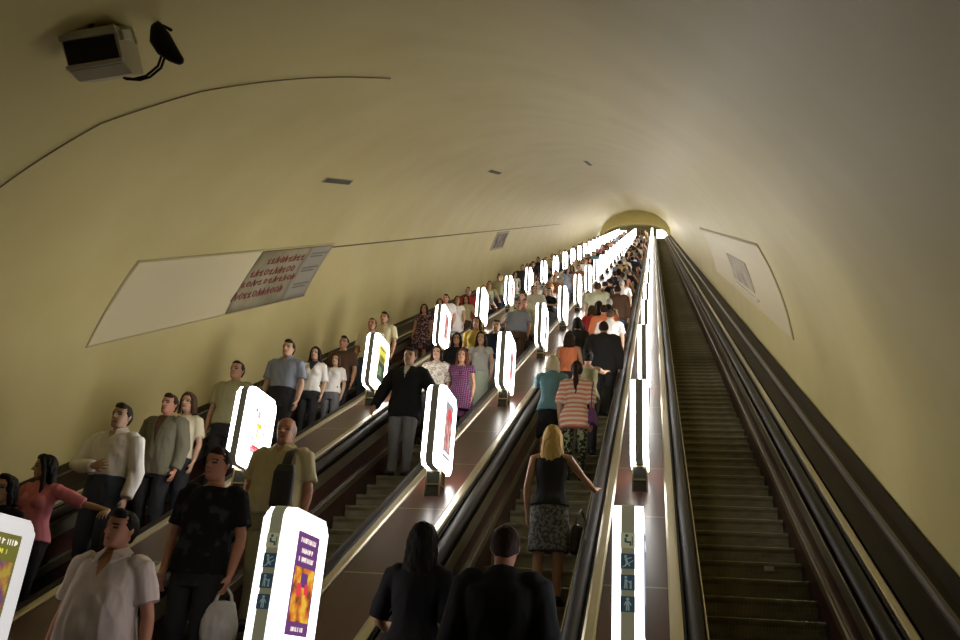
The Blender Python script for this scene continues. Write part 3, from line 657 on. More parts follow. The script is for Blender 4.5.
# upper end: portal wall with a low arch, and the lit hall behind it
bm = bmesh.new(); zt = zd(YE); o1 = []; i1 = []
for i in range(49):
    a = PI*i/48
    o1.append(bm.verts.new((VX + (VR + .4)*math.cos(a), YE + .6, zt + 4.6*math.sin(a))))
    i1.append(bm.verts.new((VX + 3.9*math.cos(a), YE + .6, zt + .6 + 1.55*math.sin(a))))
for i in range(48): bm.faces.new((o1[i], o1[i+1], i1[i+1], i1[i]))
r = bmesh.ops.extrude_face_region(bm, geom=bm.faces[:]); 
for g in r['geom']:
    if isinstance(g, bmesh.types.BMVert): g.co.y += .4
tag(obj('wall_end', bm, M_WALL), kind='structure')
bm = bmesh.new(); zf = zn(YE)
box(bm, (WL - .4, YE + .4, zf - .3), (WR + .4, YE + 16, zf)); tag(obj('floor', bm, M_FLOOR), kind='structure')
bm = bmesh.new(); box(bm, (WL - .4, YE + 16, zf), (WR + .4, YE + 16.3, zf + 6)); tag(obj('wall_back', bm, M_WALL), kind='structure')
bm = bmesh.new(); box(bm, (WL - .4, YE + 1, zf + 3.9), (WR + .4, YE + 16, zf + 4.1)); tag(obj('ceiling', bm, M_WALL), kind='structure')
for k, x in enumerate((-4.2, 1.2)):
    t = empty('ceiling_light', (x, YE + 5, zf + 3.9), ['bright ceiling light of the upper hall above the passengers', 'bright ceiling light of the upper hall above the empty escalator'][k], 'ceiling light', 'lights of the upper hall')
    bm = bmesh.new(); box(bm, (-.9, -1.2, -.09), (.9, 1.2, 0), .02); obj('housing', bm, M_TRIM, t)
    bm = bmesh.new(); box(bm, (-.8, -1.1, -.14), (.8, 1.1, -.085), .03); obj('diffuser', bm, mat('lit_diffuser', (.9, .9, .9), .4, emit=(1, .97, .86), estr=9), t)
# ------------------------------------------------------------------ balustrade decks
def dpath(y1=YE + .4): return [(1.9, .80), (3.5, .80), (3.95, .862), (4.35, zd(4.35)), (y1, zd(y1)), (y1 + .9, zd(y1) + .25), (y1 + 1.6, zd(y1) + .3)]
ROWLAB = {0: ('dark maroon wall-side balustrade below the poster wall, beside the first descending passengers', 'balustrade'),
          1: ('maroon deck with lamps nearest the poster wall, between the two descending queues', 'balustrade'),
          2: ('middle maroon deck with lamps, between descending passengers and the ascending crowd', 'balustrade'),
          3: ('maroon deck with lamps bordering the empty escalator', 'balustrade'),
          4: ('dark lampless balustrade against the bare wall beside the empty escalator', 'balustrade')}
def rect(x0, x1, z0, z1): return [(x0, z0), (x1, z0), (x1, z1), (x0, z1)]
def trim(x0, x1, z=.012):       # low crowned metal strip
    w = x1 - x0; return [(x0, -.02), (x1, -.02), (x1, z*.5), (x1 - w*.2, z), (x0 + w*.2, z), (x0, z*.5)]
for r in range(5):
    cx = X3 + (r - 3)*PITCH
    t = empty('balustrade', (0, 0, 0), *ROWLAB[r])
    lo, hi = cx - .23, cx + .23
    if r == 0: lo = WL + .03
    if r == 4: hi = WR - .03
    bm = bmesh.new()
    if r == 4: sweep(bm, [(lo, -.1), (hi, -.1), (hi, .10), (cx + .10, .04), (cx - .05, 0), (lo, 0)], dpath())
    elif r == 0: sweep(bm, [(lo, -.1), (hi, -.1), (hi, 0), (cx + .05, 0), (cx - .10, .04), (lo, .10)], dpath())
    else: sweep(bm, rect(lo, hi, -.1, 0), dpath())
    obj('deck_panel', bm, M_DECK if 0 < r < 4 else M_DARK, t)
    for s in (-1, 1):
        if (r == 0 and s < 0) or (r == 4 and s > 0): 
            x = (hi - .22) if r == 4 else (lo + .16)
            bm = bmesh.new(); sweep(bm, trim(x, x + .05, .075), dpath()); obj('wall_bead', bm, mat('dull_bead', (.09, .075, .055), .4, .4), t); continue
        a, b = sorted((cx + s*(.232 if 0 < r < 4 else .255), cx + s*.318)); bm = bmesh.new(); sweep(bm, trim(a, b, .02), dpath()); obj('metal_trim', bm, M_TRIM, t)
        a, b = sorted((cx + s*.3225, cx + s*.335)); bm = bmesh.new(); sweep(bm, rect(a, b, -.12, -.015), dpath()); obj('rail_guide', bm, M_RAIL, t)
        bm = bmesh.new(); pr = [(cx + s*.43, -.14), (cx + s*.465, -.14), (cx + s*.478, -.58), (cx + s*.43, -.58)]
        sweep(bm, pr, dpath()); obj('side_panel', bm, M_SIDE, t)
        a, b = sorted((cx + s*.4765, cx + s*.486)); bm = bmesh.new(); sweep(bm, rect(a, b, -.26, -.11), dpath()); obj('rail_edge_strip', bm, M_TRIM, t)
# ------------------------------------------------------------------ escalators
LANELAB = {'A': 'descending escalator beside the poster wall carrying a single file of people', 'B': 'second descending escalator between the lamp rows near the poster wall',
           'C': 'crowded ascending escalator beside the blonde woman and dark-suited man', 'D': 'empty escalator with bare olive steps along the bare wall'}
bm = bmesh.new()
sweep_prof = [(0, 0), (TD - .004, 0), (TD - .004, -.03), (.028, -.03), (.028, -RIS + .004), (.012, -RIS + .004), (.006, -.06), (-.006, -.03), (-.008, -.008)]
L = [bm.verts.new((-.49, y, z)) for y, z in sweep_prof]; R = [bm.verts.new((.49, y, z)) for y, z in sweep_prof]; n = len(L)
for i in range(n): bm.faces.new((L[i], L[(i+1) % n], R[(i+1) % n], R[i]))
bm.faces.new(L); bm.faces.new(R[::-1])
box(bm, (-.49, .03, -RIS + .004), (.49, .06, -.03), mi=1)
bmesh.ops.recalc_face_normals(bm, faces=bm.faces); step_me = bpy.data.meshes.new('step'); bm.to_mesh(step_me)
step_me.materials.append(M_STEP); step_me.materials.append(M_STEPD)
K0 = -11
for ln in 'ABCD':
    cx = LANEX[ln]; t = empty('escalator', (cx, 3.9, 0), LANELAB[ln], 'escalator', 'four parallel escalators')
    for k in range(K0, K0 + 100):
        y, z = tread(k); o = link(bpy.data.objects.new('step', step_me), t); o.location = (0, y - 3.9, z)
    far = bmesh.new(); k = K0 + 100
    while tread(k)[0] < YE + .3:
        y, z = tread(k)
        A = [far.verts.new((-.49, y - 3.9 + a, z + b)) for a, b in ((0, 0), (TD, 0), (0, -RIS))]; B = [far.verts.new((.49, y - 3.9 + a, z + b)) for a, b in ((0, 0), (TD, 0), (0, -RIS))]
        far.faces.new((A[0], A[1], B[1], B[0])); far.faces.new((A[2], A[0], B[0], B[2])); k += 1
    tag(obj('step', far, M_STEP, t), kind='stuff')
    bm = bmesh.new(); box(bm, (-.5, 1.2 - 3.9, .0), (.5, tread(K0)[0] - 3.9, .006)); obj('comb_plate', bm, M_TRIM, t)
    hp = [(y - 3.9, z) for y, z in dpath()]
    for s in (-1, 1):
        bm = bmesh.new(); c = s*.598   # rubber handrail, a C over its guide
        sweep(bm, [(c + s*.05*math.cos(a)*1.25, -.055 + .05*math.sin(a)) for a in [2*PI*i/14 for i in range(14)]], hp); obj('handrail', bm, M_RAIL, t, smooth=True)
        a, b = sorted((s*.497, s*.519)); bm = bmesh.new(); sweep(bm, rect(a, b, -.585, -.50), hp); obj('skirt_trim', bm, M_TRIM, t)
        a, b = sorted((s*.5, s*.53)); bm = bmesh.new(); sweep(bm, rect(a, b, -1.1, -.592), hp); obj('skirt_panel', bm, M_SIDE, t)
# ------------------------------------------------------------------ lamps along the decks
BW, BD, BZ0, BZ1, BR = .17, .62, .22, 1.04, .075
def rr_prof(y0, y1, z0, z1, r, n=5):
    out = []
    for cy, cz, a0 in ((y1 - r, z1 - r, 0), (y0 + r, z1 - r, 90), (y0 + r, z0 + r, 180), (y1 - r, z0 + r, 270)):
        for i in range(n + 1):
            a = math.radians(a0 + 90*i/n); out.append((cy + r*math.cos(a), cz + r*math.sin(a)))
    return out
def extr(bm, prof, x0, x1, mi=0):
    A = [bm.verts.new((x0, y, z)) for y, z in prof]; B = [bm.verts.new((x1, y, z)) for y, z in prof]; n = len(A)
    fs = [bm.faces.new((A[i], A[(i+1) % n], B[(i+1) % n], B[i])) for i in range(n)] + [bm.faces.new(A), bm.faces.new(B[::-1])]
    for f in fs: f.material_index = mi
    return fs
bm = bmesh.new(); extr(bm, rr_prof(-BD/2, BD/2, BZ0, BZ1, BR), -BW/2, BW/2)
cap = [e for e in bm.edges if abs(e.verts[0].co.x - e.verts[1].co.x) < 1e-6]
bmesh.ops.bevel(bm, geom=cap, offset=.018, segments=2, affect='EDGES')
bmesh.ops.recalc_face_normals(bm, faces=bm.faces); LB = bpy.data.meshes.new('light_box'); bm.to_mesh(LB); LB.materials.append(M_OPAL)
bm = bmesh.new()
po = rr_prof(-BD/2 - .006, BD/2 + .006, BZ0 - .006, BZ1 + .006, BR + .006); pi_ = rr_prof(-BD/2 + .004, BD/2 - .004, BZ0 + .004, BZ1 - .004, BR - .004)
n = len(po); q = [[bm.verts.new((x, *p)) for p in pr] for x in (-.036, .036) for pr in (po, pi_)]
for i in range(n):
    j = (i+1) % n; bm.faces.new((q[0][i], q[0][j], q[2][j], q[2][i])); bm.faces.new((q[0][i], q[0][j], q[1][j], q[1][i])); bm.faces.new((q[2][i], q[2][j], q[3][j], q[3][i]))
bmesh.ops.recalc_face_normals(bm, faces=bm.faces); LS = bpy.data.meshes.new('centre_stripe'); bm.to_mesh(LS); LS.materials.append(M_STRIPE)
bm = bmesh.new(); box(bm, (-.068, -.085, 0), (.068, .085, BZ0), .004)
for v in bm.verts:
    if v.co.z < .02: v.co.z += v.co.y*T30 - .002
LBASE = bpy.data.meshes.new('base_post'); bm.to_mesh(LBASE); LBASE.materials.append(M_BASE)
bm = bmesh.new()
for x in (-.07, .07):
    for y in (-.087, .087): box(bm, (x - .007, y - .007, y*T30 + .005), (x + .007, y + .007, BZ0))
for z in (BZ0 - .02, .065):
    for y in (-.088, .088): box(bm, (-.077, y - .007, z - .008), (.077, y + .007, z + .008))
    for x in (-.07, .07): box(bm, (x - .008, -.09, z - .008), (x + .008, .09, z + .008))
LFR = bpy.data.meshes.new('base_frame'); bm.to_mesh(LFR); LFR.materials.append(M_BRASS)
# posters: small pictures built of flat fields; (u along the side, v up) in metres from the poster's centre
def pic_setup(c):
    def f(nt, b):
        r = noise_col(nt, b, c[0], c[1], 11, 4, (1, 1, 1), .36, .62, 'Emission Color'); e = r.color_ramp.elements.new(.5); e.color = (*c[2], 1)
        nt.links.new(r.outputs['Color'], b.inputs['Base Color'])
    return f
PM = {'purple': emat('purple', (.16, .05, .20), .9), 'cream': emat('cream', (.95, .85, .75), 1.0), 'white': emat('poster_white', (1, .96, .95), 3.2), 'red': emat('red', (.75, .05, .07), 1.0), 'pink': emat('pink', (.95, .40, .45), 1.1), 'yellow': emat('yellow', (.75, .68, .10), .9),
      'dark': emat('dark', (.03, .05, .04), 1), 'grey': emat('grey', (.35, .33, .36), .9), 'olive': emat('olive', (.26, .25, .05), .5), 'blue': emat('blue', (.06, .12, .22), .8), 'green': emat('green', (.18, .30, .12), .8),
      'city': mat('lit_old_town_picture', (.5, .3, .05), .5, emit=(1, .5, .1), estr=.8, setup=pic_setup(((.22, .06, .03), (.95, .55, .06), (.75, .22, .03)))),
      'portrait': mat('lit_portrait', (.4, .2, .2), .5, emit=(.6, .2, .2), estr=.8, setup=pic_setup(((.35, .10, .12), (.70, .45, .42), (.5, .2, .2)))),
      'flower': mat('lit_flowers', (.4, .3, .2), .5, emit=(.6, .3, .2), estr=.42, setup=pic_setup(((.25, .12, .30), (.70, .50, .08), (.55, .22, .10))))}
PK = list(PM)
def text_line(u0, u1, v, h, col, seed):
    """a printed line: uneven strokes of lettering too small to read"""
    r = random.Random(seed); out = []; u = u0
    while u < u1 - h*.4:
        w = h*r.uniform(.35, .75); out.append((u, v - h*.5, min(u + w*.35, u1), v + h*.5, col, 2)); 
        if r.random() < .7: out.append((u, v + h*r.choice((-.5, -.1, .3)), min(u + w, u1), v + h*r.choice((-.25, .1, .5)), col, 2))
        u += w + h*.22
        if r.random() < .15: u += h*.5
    return out
def poster_mesh(kind):
    R = []  # u0, v0, u1, v1, colour, layer
    if kind == 'old_town':
        R = [(-.165, -.29, .165, .29, 'purple', 0), (-.15, -.215, .15, .09, 'city', 1)]
        for i, v in enumerate((.245, .185, .135)): R += text_line(-.12 + .03*(i == 1), .12 - .03*(i == 1), v, .028, 'cream', i)
        R += text_line(-.09, .09, -.255, .024, 'cream', 9)
        R += [(-.05, -.02, .05, .06, 'purple', 2), (-.09, -.07, -.03, .0, 'red', 2), (.02, -.06, .08, .0, 'red', 2)]
    elif kind == 'dancer':
        R = [(-.24, -.33, .24, .33, 'white', 0), (-.10, .12, -.04, .19, 'pink', 1), (-.16, .17, -.12, .21, 'red', 1), (-.09, .02, .02, .07, 'yellow', 1), (-.07, -.08, -.035, .05, 'yellow', 1), (-.16, -.25, .10, -.19, 'pink', 1), (-.12, -.21, .04, -.17, 'red', 1), (-.15, -.16, -.12, -.08, 'pink', 1)]
        for i in range(5): R.append((.07, -.08 + i*.05, .10 + .01*(i % 2), -.045 + i*.05, 'pink', 1))
    elif kind == 'green':
        R = [(-.17, -.28, .17, .28, 'yellow', 0), (-.15, -.27, .15, .02, 'dark', 1), (-.1, .03, .12, .12, 'olive', 1), (-.12, -.2, .02, -.06, 'green', 2)] + text_line(-.13, .13, .22, .03, 'dark', 3)
    elif kind == 'portrait':
        R = [(-.15, -.29, .15, .29, 'grey', 0), (-.12, -.2, .12, .2, 'portrait', 1), (-.05, .12, .06, .22, 'red', 2)] + text_line(-.12, .12, -.245, .03, 'white', 4)
    elif kind == 'flowers':
        R = [(-.19, -.30, .19, .30, 'olive', 0), (-.17, -.28, .17, .13, 'flower', 1)] + text_line(-.16, .16, .25, .035, 'cream', 5) + text_line(-.16, .1, .19, .03, 'yellow', 6)
    elif kind == 'rose': R = [(-.12, -.27, .12, .27, 'pink', 0), (-.10, -.2, .1, .12, 'portrait', 1)] + text_line(-.1, .1, .2, .03, 'white', 7)
    elif kind == 'blue': R = [(-.15, -.28, .15, .28, 'blue', 0), (-.12, -.1, .12, .15, 'grey', 1)] + text_line(-.12, .12, .22, .03, 'cream', 8)
    bm = bmesh.new(); used = sorted({r[4] for r in R})
    for u0, v0, u1, v1, c, l in R:
        e = .003 + .0015*l
        q = [bm.verts.new((e, u, v)) for u, v in ((u0, v0), (u1, v0), (u1, v1), (u0, v1))]; qb = [bm.verts.new((-.002, u, v)) for u, v in ((u0, v0), (u1, v0), (u1, v1), (u0, v1))]
        fs = [bm.faces.new(q), bm.faces.new(qb[::-1])] + [bm.faces.new((q[i], qb[i], qb[(i+1) % 4], q[(i+1) % 4])) for i in range(4)]
        for f in fs: f.material_index = used.index(c)
    bmesh.ops.recalc_face_normals(bm, faces=bm.faces); me = bpy.data.meshes.new('poster'); bm.to_mesh(me)
    for c in used: me.materials.append(PM[c])
    bm.free(); return me
PKIND = {k: poster_mesh(k) for k in ('old_town', 'dancer', 'green', 'portrait', 'flowers', 'rose', 'blue')}
PDESC = {'old_town': 'purple and orange town poster', 'dancer': 'pink-and-yellow figure poster', 'green': 'yellow and black poster', 'portrait': 'grey poster', 'flowers': 'flower poster', 'rose': 'narrow pink poster', 'blue': 'dark blue poster'}
# pictogram plates on the front stripe of the lowest lamps
M_PB = mat('pictogram_blue', (.03, .06, .085), .4, emit=(.03, .06, .085), estr=.5); M_PW = mat('pictogram_white', (.45, .55, .52), .4, emit=(.6, .75, .7), estr=.18); M_PY = mat('pictogram_yellow', (.5, .48, .28), .4, emit=(.6, .6, .35), estr=.3)
def pict(i):
    bm = bmesh.new(); box(bm, (-.038, -.003, -.04), (.038, .003, .04), mi=2 if i == 0 else 0)
    def bar(x0, z0, x1, z1, w, mi=1):
        d = Vector((x1 - x0, 0, z1 - z0)); p = Vector((-d.z, 0, d.x)).normalized()*w*.5
        q = [bm.verts.new(Vector((x, -.0045, z)) + s*p) for x, z, s in ((x0, z0, 1), (x1, z1, 1), (x1, z1, -1), (x0, z0, -1))]
        f = bm.faces.new(q); f.material_index = mi
    def dot(x, z, r, mi=1):
        f = bm.faces.new([bm.verts.new((x + r*math.cos(2*PI*k/10), -.0045, z + r*math.sin(2*PI*k/10))) for k in range(10)]); f.material_index = mi
    if i == 0:      # seated figure on pale ground
        dot(-.006, .024, .009, 0); bar(-.012, .012, -.012, -.012, .012, 0); bar(-.012, -.01, .016, -.01, .01, 0); bar(.014, -.008, .014, -.03, .009, 0); bar(.024, .02, .024, -.03, .006, 0)
    elif i == 1:    # figure leaning on a moving rail
        dot(-.012, .024, .008); bar(-.012, .014, -.004, -.008, .012); bar(-.004, -.006, -.016, -.03, .007); bar(-.004, -.006, .012, -.026, .007); bar(-.008, .01, .02, .02, .006); bar(-.03, -.034, .03, .004, .005)
    elif i == 2:    # grown-up with a child
        dot(-.010, .026, .008); bar(-.010, .016, -.010, -.006, .013); bar(-.014, -.005, -.016, -.032, .007); bar(-.006, -.005, -.004, -.032, .007); dot(.016, .004, .006); bar(.016, -.002, .016, -.018, .009); bar(.013, -.018, .013, -.032, .005); bar(.019, -.018, .019, -.032, .005); bar(-.006, .012, .014, -.004, .005)
    else:           # figure standing straight
        dot(0, .025, .009); bar(0, .015, 0, -.006, .016); bar(-.005, -.005, -.006, -.033, .008); bar(.005, -.005, .006, -.033, .008); bar(-.008, .013, -.018, -.006, .006); bar(.008, .013, .018, -.006, .006)
    me = bpy.data.meshes.new('pictogram'); bm.to_mesh(me); bm.free()
    for m in (M_PB, M_PW, M_PY): me.materials.append(m)
    return me
PICT = [pict(i) for i in range(4)]
ORD = 'lowest second third fourth fifth sixth seventh eighth ninth tenth eleventh twelfth'.split()
ROWN = {1: 'the deck nearest the poster wall', 2: 'the middle deck', 3: 'the deck bordering the empty escalator'}
LAMPY = {1: [4.5, 7.74, 11.3, 14.9], 2: [4.67, 7.86, 11.32, 14.92], 3: [4.86, 8.14, 11.9, 15.2]}
KSEQ = {1: ['flowers', 'dancer', 'green', 'portrait'], 2: ['old_town', 'portrait', 'rose', 'blue'], 3: ['blue', 'old_town', 'green', 'rose']}
LAMPS = []
for r in (1, 2, 3):
    ys = LAMPY[r][:]
    while ys[-1] < YE - 3.4: ys.append(ys[-1] + 3.53)
    for i, y in enumerate(ys):
        kd = KSEQ[r][i] if i < 4 else rnd.choice(list(PKIND))
        yc = y + BD/2
        if i < 12: lab = f"lit lamp with {PDESC[kd]}, {ORD[i]} on {ROWN[r]}" if i < 4 else f'white lit lamp, {ORD[i]} from the bottom on {ROWN[r]}'; grp = None
        else: lab = f'tiny far lamp past the twelfth on {ROWN[r]}'; grp = f'merging far lamps on {ROWN[r]}'
        t = empty('advertising_lamp', (ROWX[r], yc, zd(yc)), lab, 'lamp', grp)
        LAMPS.append((r, i, y))
        lb = link(bpy.data.objects.new('light_box', LB), t); lb.material_slots[0].link = 'OBJECT'; lb.material_slots[0].material = M_OPAL if i else (M_OPAL_WEAK if r == 1 else M_OPAL_DIM); link(bpy.data.objects.new('base_post', LBASE), t)
        if i < 14: ls = link(bpy.data.objects.new('centre_stripe', LS), t); ls.material_slots[0].link = 'OBJECT'; ls.material_slots[0].material = M_STRIPE if i else M_STRIPE_L; link(bpy.data.objects.new('base_frame', LFR), t)
        else: link(bpy.data.objects.new('centre_stripe', LS), t)
        if i < 14:
            for s in (1, -1):
                p = link(bpy.data.objects.new('poster', PKIND[kd]), t); p.location = (s*(BW/2 + .001), .0, (BZ0 + BZ1)/2)
                p.rotation_euler = (0, 0, 0 if s > 0 else PI)
        if i == 0:
            for j in range(4):
                p = link(bpy.data.objects.new('pictogram', PICT[j]), t); p.location = (0, -BD/2 - .010, BZ1 - .205 - j*.112)
# ------------------------------------------------------------------ things on the vault
_obj = obj
def obj(name, bm, m, parent=None, smooth=False):      # shapes below are laid out in world space
    o = _obj(name, bm, m, parent, smooth)
    if parent is not None: o.location = -parent.location
    return o
def patch(bm, s0, s1, a0, a1, th=.03, ns=12, na=8, mi=0, skew=0.0, R=VR):
    """a slab lying on the vault between two places along it and two angles round it"""
    g = {}
    for side, rr in ((0, R - .004), (1, R - th)):
        for i in range(ns + 1):
            for j in range(na + 1):
                a = a0 + (a1 - a0)*j/na; g[side, i, j] = bm.verts.new(vault_pt(s0 + (s1 - s0)*i/ns + skew*(j/na), a, rr))
    fs = []
    for side in (0, 1):
        for i in range(ns):
            for j in range(na): fs.append((g[side, i, j], g[side, i+1, j], g[side, i+1, j+1], g[side, i, j+1]))
    for i in range(ns):
        for j in (0, na): fs.append((g[0, i, j], g[0, i+1, j], g[1, i+1, j], g[1, i, j]))
    for j in range(na):
        for i in (0, ns): fs.append((g[0, i, j], g[0, i, j+1], g[1, i, j+1], g[1, i, j]))
    for f in fs: bm.faces.new(f).material_index = mi
def vang(n): return math.pi - math.asin(n/VR)
AT, AB = vang(2.31), vang(1.40)
t = empty('billboard', vault_pt(12, AB), 'long blank cream billboard curving up the wall before the red-scrawled poster', 'billboard')
bm = bmesh.new(); patch(bm, 10.53, 13.78, AT, AB, .012, 12, 8, 0, -.45); obj('blank_sheet', bm, M_PANEL, t)
bm = bmesh.new(); fr = .035
patch(bm, 10.48, 16.8, AT - .007, AT - .004, .014, 24, 1); patch(bm, 10.05, 16.3, AB + .003, AB + .006, .014, 24, 1); patch(bm, 10.49, 10.52, AT - .008, AB + .006, .014, 1, 16, 0, -.45)
obj('frame', bm, mat('dull_frame', (.50, .43, .24), .5), t)
t = empty('wall_poster', vault_pt(15, AB), 'grey paper poster with red handwritten lines at the end of the blank billboard', 'poster')
bm = bmesh.new(); patch(bm, 13.80, 15.75, AT + .002, AB, .026, 10, 8, skew=-.54); obj('written_sheet', bm, mat('grey_paper', (.42, .38, .32), .6, spec=.08, setup=lambda nt, b: noise_col(nt, b, (.27, .235, .15), (.40, .355, .25), 1.6, 5)), t, True)
bm = bmesh.new(); patch(bm, 15.77, 16.75, AT + .002, AB, .026, 6, 8, skew=-.54); obj('notice_strip', bm, mat('pale_paper', (.40, .37, .31), .5, spec=.08), t, True)
M_INK = mat('red_ink', (.26, .05, .05), .6); M_GINK = mat('grey_ink', (.22, .21, .20), .6)
rr = random.Random(3)
def stroke(bm, pts, r):
    tube(bm, [vault_pt(s - .54*(a - AT)/(AB - AT), a, VR - .028) for s, a in pts], r, 6)
for li, (f0, f1, s0, s1) in enumerate(((.12, .24, 14.2, 15.6), (.32, .44, 13.9, 15.5), (.50, .60, 13.8, 15.7), (.68, .80, 13.75, 15.5))):
    s = s0; bm = bmesh.new()
    while s < s1:       # looping handwriting, letter by letter
        w = rr.uniform(.10, .17); k = rr.randrange(3); A = lambda f: AT + (AB - AT)*f
        hgt = f1 - f0
        if k == 0: pts = [(s, f1), (s + w*.2, f0), (s + w*.6, f1), (s + w, f0 + hgt*.4)]
        elif k == 1: pts = [(s + w*.5 + w*.4*math.cos(q), f0 + hgt*.55 + hgt*.4*math.sin(q)) for q in [i*.9 for i in range(8)]]
        else: pts = [(s, f0 + hgt*.5), (s + w*.5, f0 + hgt*.2), (s + w*.35, f1), (s + w, f1 - hgt*.1)]
        stroke(bm, [(a, A(f)) for a, f in pts], .011); s += w + rr.choice((.03, .03, .05))
    obj('lettering', bm, M_INK, t)
bm = bmesh.new()
for f in (.14, .42, .72):
    for g in range(2):
        A = AT + (AB - AT)*(f + .06*g); stroke(bm, [(15.95, A), (16.3, A), (16.6 - .12*g, A)], .014)
obj('printed_lines', bm, M_GINK, t)
M_VENT = mat('dark_vent', (.05, .045, .03), .6); M_VENTE = mat('vent_frame', (.35, .31, .2), .5, .3)
for (u, v, ds, da), lab in zip([(338, 181, .6, .012), (495, 172, .8, .013), (588, 163, 1.2, .014)], ('small dark vent slot high on the vault above the wall poster', 'second dark vent slot further up the vault, beyond the poster', 'faint third vent slot near the crown far up the vault')):
    s, a = on_vault(u, v); t = empty('vent', vault_pt(s, a), lab, 'vent')
    bm = bmesh.new(); patch(bm, s - ds, s + ds, a - da, a + da, .012, 4, 2); obj('frame', bm, M_VENTE, t)
    bm = bmesh.new(); patch(bm, s - ds*.9, s + ds*.9, a - da*.75, a + da*.75, .02, 4, 2); obj('slot', bm, M_VENT, t)
s0, a0 = on_vault(508, 231); s1, a1 = on_vault(492, 250)
t = empty('wall_poster', vault_pt(s0, a1), 'small dark framed poster far up the wall above the descending passengers', 'poster')
bm = bmesh.new(); patch(bm, 34.6, 37.4, a0, a1, .03, 4, 4); obj('frame', bm, M_VENTE, t)
bm = bmesh.new(); patch(bm, 34.85, 37.15, a0 + .02, a1 - .02, .045, 4, 4); obj('printed_sheet', bm, mat('dark_print', (.16, .12, .085), .5, spec=.08, setup=lambda nt, b: noise_col(nt, b, (.08, .06, .045), (.3, .22, .15), 3, 3)), t)
# right wall: pale panel, faded poster and light batten
t = empty('billboard', vault_pt(20, .3), 'pale blank panel curving up the bare wall beside the empty escalator', 'billboard')
bm = bmesh.new(); patch(bm, 14.6, 30, .18, .52, .018, 20, 8); obj('blank_sheet', bm, M_PANEL, t)
bm = bmesh.new(); patch(bm, 14.5, 30.2, .524, .530, .02, 24, 1); patch(bm, 14.47, 14.53, .18, .53, .02, 1, 16); obj('frame', bm, mat('dull_frame', (.50, .43, .24), .5), t)
t = empty('wall_poster', vault_pt(20.5, .3), 'faded grey poster on the bare wall above the white batten', 'poster')
bm = bmesh.new(); patch(bm, 18.6, 22.8, .255, .40, .03, 6, 4); obj('printed_sheet', bm, mat('faded_print', (.5, .44, .36), .5, spec=.08, setup=lambda nt, b: noise_col(nt, b, (.36, .31, .25), (.60, .53, .42), 2.5, 4)), t)
t = empty('batten', vault_pt(20, .23), 'thin white batten on the bare wall under the faded poster', 'batten')
bm = bmesh.new(); patch(bm, 18.2, 22.6, .222, .236, .045, 6, 2); obj('strip', bm, mat('white_enamel', (.85, .83, .74), .3), t)
# seam trim along the wall above the billboard and cables over the vault
def on_wall_tube(pix, r, R=VR - .016):
    bm = bmesh.new(); sa = [on_vault(u, v) for u, v in pix]; pts = []
    for (s, a), (s2, a2) in zip(sa, sa[1:]):
        for i in range(5): pts.append(vault_pt(s + (s2 - s)*i/5, a + (a2 - a)*i/5, R))
    pts.append(vault_pt(*sa[-1], R)); tube(bm, pts, r, 8); return bm
tag(obj('cable', on_wall_tube([(-25, 202), (0, 185), (50, 151), (100, 122), (150, 105), (200, 90), (250, 82), (300, 77), (345, 75.5), (390, 77)], .007), mat('dark_cable', (.17, .14, .075), .6)), 'thin dark cable arching over the lower vault below the metal box', 'cable')
tag(obj('cable', on_wall_tube([(330, 247), (400, 240), (490, 231), (560, 224)], .012), mat('dark_cable', (.17, .14, .075), .6)), 'thin cable running up the wall from the top of the red-scrawled poster', 'cable')
# loudspeaker box and spotlight under the vault
obj = _obj
def basis_at(s, a):
    n = -(vault_pt(0, a) - vault_pt(0, a, 0)).normalized(); return n
sb, ab = on_vault(105, 52); P0 = vault_pt(sb, ab)
def cam_point(u, v, depth):
    d = ray(u, v).normalized(); return CAM + d*(depth/d.dot(FW))
dep = (P0 - CAM).dot(FW) - .32
Pc = cam_point(103, 55, dep)
t = empty('loudspeaker', Pc, 'pale metal box with dark grille front bolted under the upper vault', 'loudspeaker')
# box axes: front turned to the landing, long side nearly level
dv = (Pc - CAM).normalized(); ir = (RT*math.cos(.16) + UP*math.sin(.16)); ir = (ir - dv*ir.dot(dv)).normalized(); th = math.radians(24)
ax = ir*math.cos(th) - dv*math.sin(th); ay = dv*math.cos(th) + ir*math.sin(th); az = ax.cross(ay)
az = (az*math.cos(.12) + ay*math.sin(.12)); ay = az.cross(ax)
MB = Matrix((( ax.x, ay.x, az.x, 0), (ax.y, ay.y, az.y, 0), (ax.z, ay.z, az.z, 0), (0, 0, 0, 1)))
M_CASE = mat('grey_case', (.50, .46, .34), .5, .2)
W, D_, H_ = .39, .31, .315
bm = bmesh.new(); extr(bm, [(-D_/2, -H_/2 + .07), (-D_/2 + .10, -H_/2), (D_/2, -H_/2), (D_/2, H_/2), (-D_/2, H_/2)], -W/2, W/2)
bmesh.ops.bevel(bm, geom=bm.edges[:], offset=.008, segments=2, affect='EDGES'); bm.transform(MB); obj('case', bm, M_CASE, t)
bm = bmesh.new(); box(bm, (-W/2 + .015, -D_/2 - .012, -H_/2 + .105), (W/2 - .015, -D_/2 + .01, H_/2 - .055), .004); bm.transform(MB); obj('grille', bm, mat('dark_grille', (.012, .006, .006), .6), t)
bm = bmesh.new(); box(bm, (-W/2 - .005, -D_/2 - .02, H_/2 - .05), (W/2 + .005, -D_/2 + .01, H_/2 + .004), .004); box(bm, (-W/2 - .005, -D_/2 - .018, -H_/2 + .075), (W/2 + .005, -D_/2 + .008, -H_/2 + .105), .004); bm.transform(MB); obj('front_rim', bm, mat('pale_rim', (.58, .56, .47), .4, .2), t)
bm = bmesh.new()
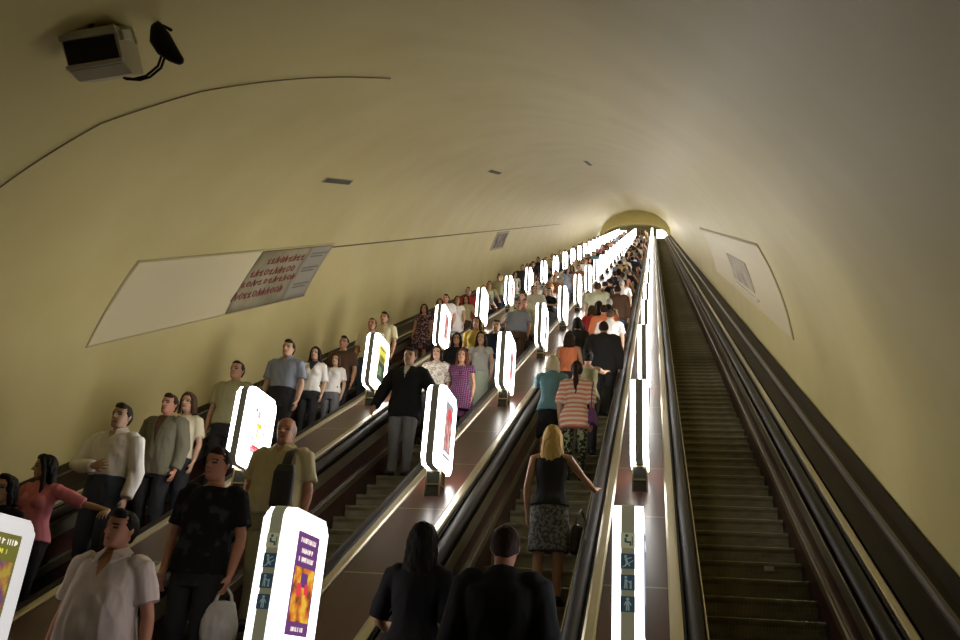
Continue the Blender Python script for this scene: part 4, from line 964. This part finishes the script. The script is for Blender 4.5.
for yy in (-.12, .12): tube(bm, [MB @ Vector((.0, yy, H_/2 - .01)), MB @ Vector((.05, yy, H_/2 + .06)), MB @ Vector((.12, yy, H_/2 + .40))], .014, 8)
obj('bracket', bm, M_RAIL, t)
bm = bmesh.new(); box(bm, (W/2 - .004, -.12, .06), (W/2 + .03, .0, .13), .004); tube(bm, [MB.inverted() @ (MB @ Vector((W/2 + .02, -.1, .14))), Vector((W/2 + .09, -.1, .13)), Vector((W/2 + .10, -.1, .03))], .010, 6); bm.transform(MB); obj('connector', bm, mat('pale_rim', (.58, .56, .47), .4), t)
Ps = cam_point(164, 42, dep)
t2 = empty('spotlight', Ps, 'small dark spotlight drooping from the vault beside the metal box', 'spotlight')
def cp(u, v, dd=0): return cam_point(u, v, dep + dd) - Ps
bm = bmesh.new(); tube(bm, [cp(158, 30), cp(160, 38), cp(166, 48), cp(174, 56), cp(179, 60)], [.055, .075, .072, .052, .036], 14); obj('housing', bm, M_RAIL, t2, True)
bm = bmesh.new(); tube(bm, [cp(163, 34, .05), cp(160, 24, .12), cp(150, 17, .3)], .012, 8); tube(bm, [cp(158, 34, -.03), cp(164, 26), cp(171, 30, .02)], .012, 8); obj('bracket', bm, M_RAIL, t2)
bm = bmesh.new(); tube(bm, [cp(163, 52), cp(158, 66), cp(146, 76), cp(134, 79), cp(124, 78)], .009, 8); obj('cable', bm, M_RAIL, t2)
bm = bmesh.new(); tube(bm, [cp(166, 54), cp(161, 68), cp(150, 77), cp(140, 80), cp(126, 79)], .009, 8); obj('cable', bm, M_RAIL, t2)
# paper scrap stuck to one riser of the empty escalator
kk = min(range(-5, 15), key=lambda k: abs((lambda P: P.z - (tread(k)[1] - RIS*.45))(on_y(769, 569, tread(k)[0]))))
P = on_y(769, 569, tread(kk)[0] - .0)
bm = bmesh.new(); box(bm, (-.045, -.016, -.022), (.045, -.006, .022), .002); o = obj('paper_scrap', bm, mat('scrap_paper', (.30, .29, .25), .7)); o.location = (P.x, tread(kk)[0], P.z); tag(o, 'small pale paper scrap stuck on a riser of the empty escalator', 'paper scrap')
# ------------------------------------------------------------------ world and view
w = bpy.data.worlds.new('world'); bpy.context.scene.world = w; w.use_nodes = True
w.node_tree.nodes['Background'].inputs['Color'].default_value = (1, .9, .7, 1); w.node_tree.nodes['Background'].inputs['Strength'].default_value = .008
vs = bpy.context.scene.view_settings; vs.view_transform = 'Standard'; vs.look = 'None'; vs.exposure = 0.0; vs.gamma = 1; vs.use_curve_mapping = False
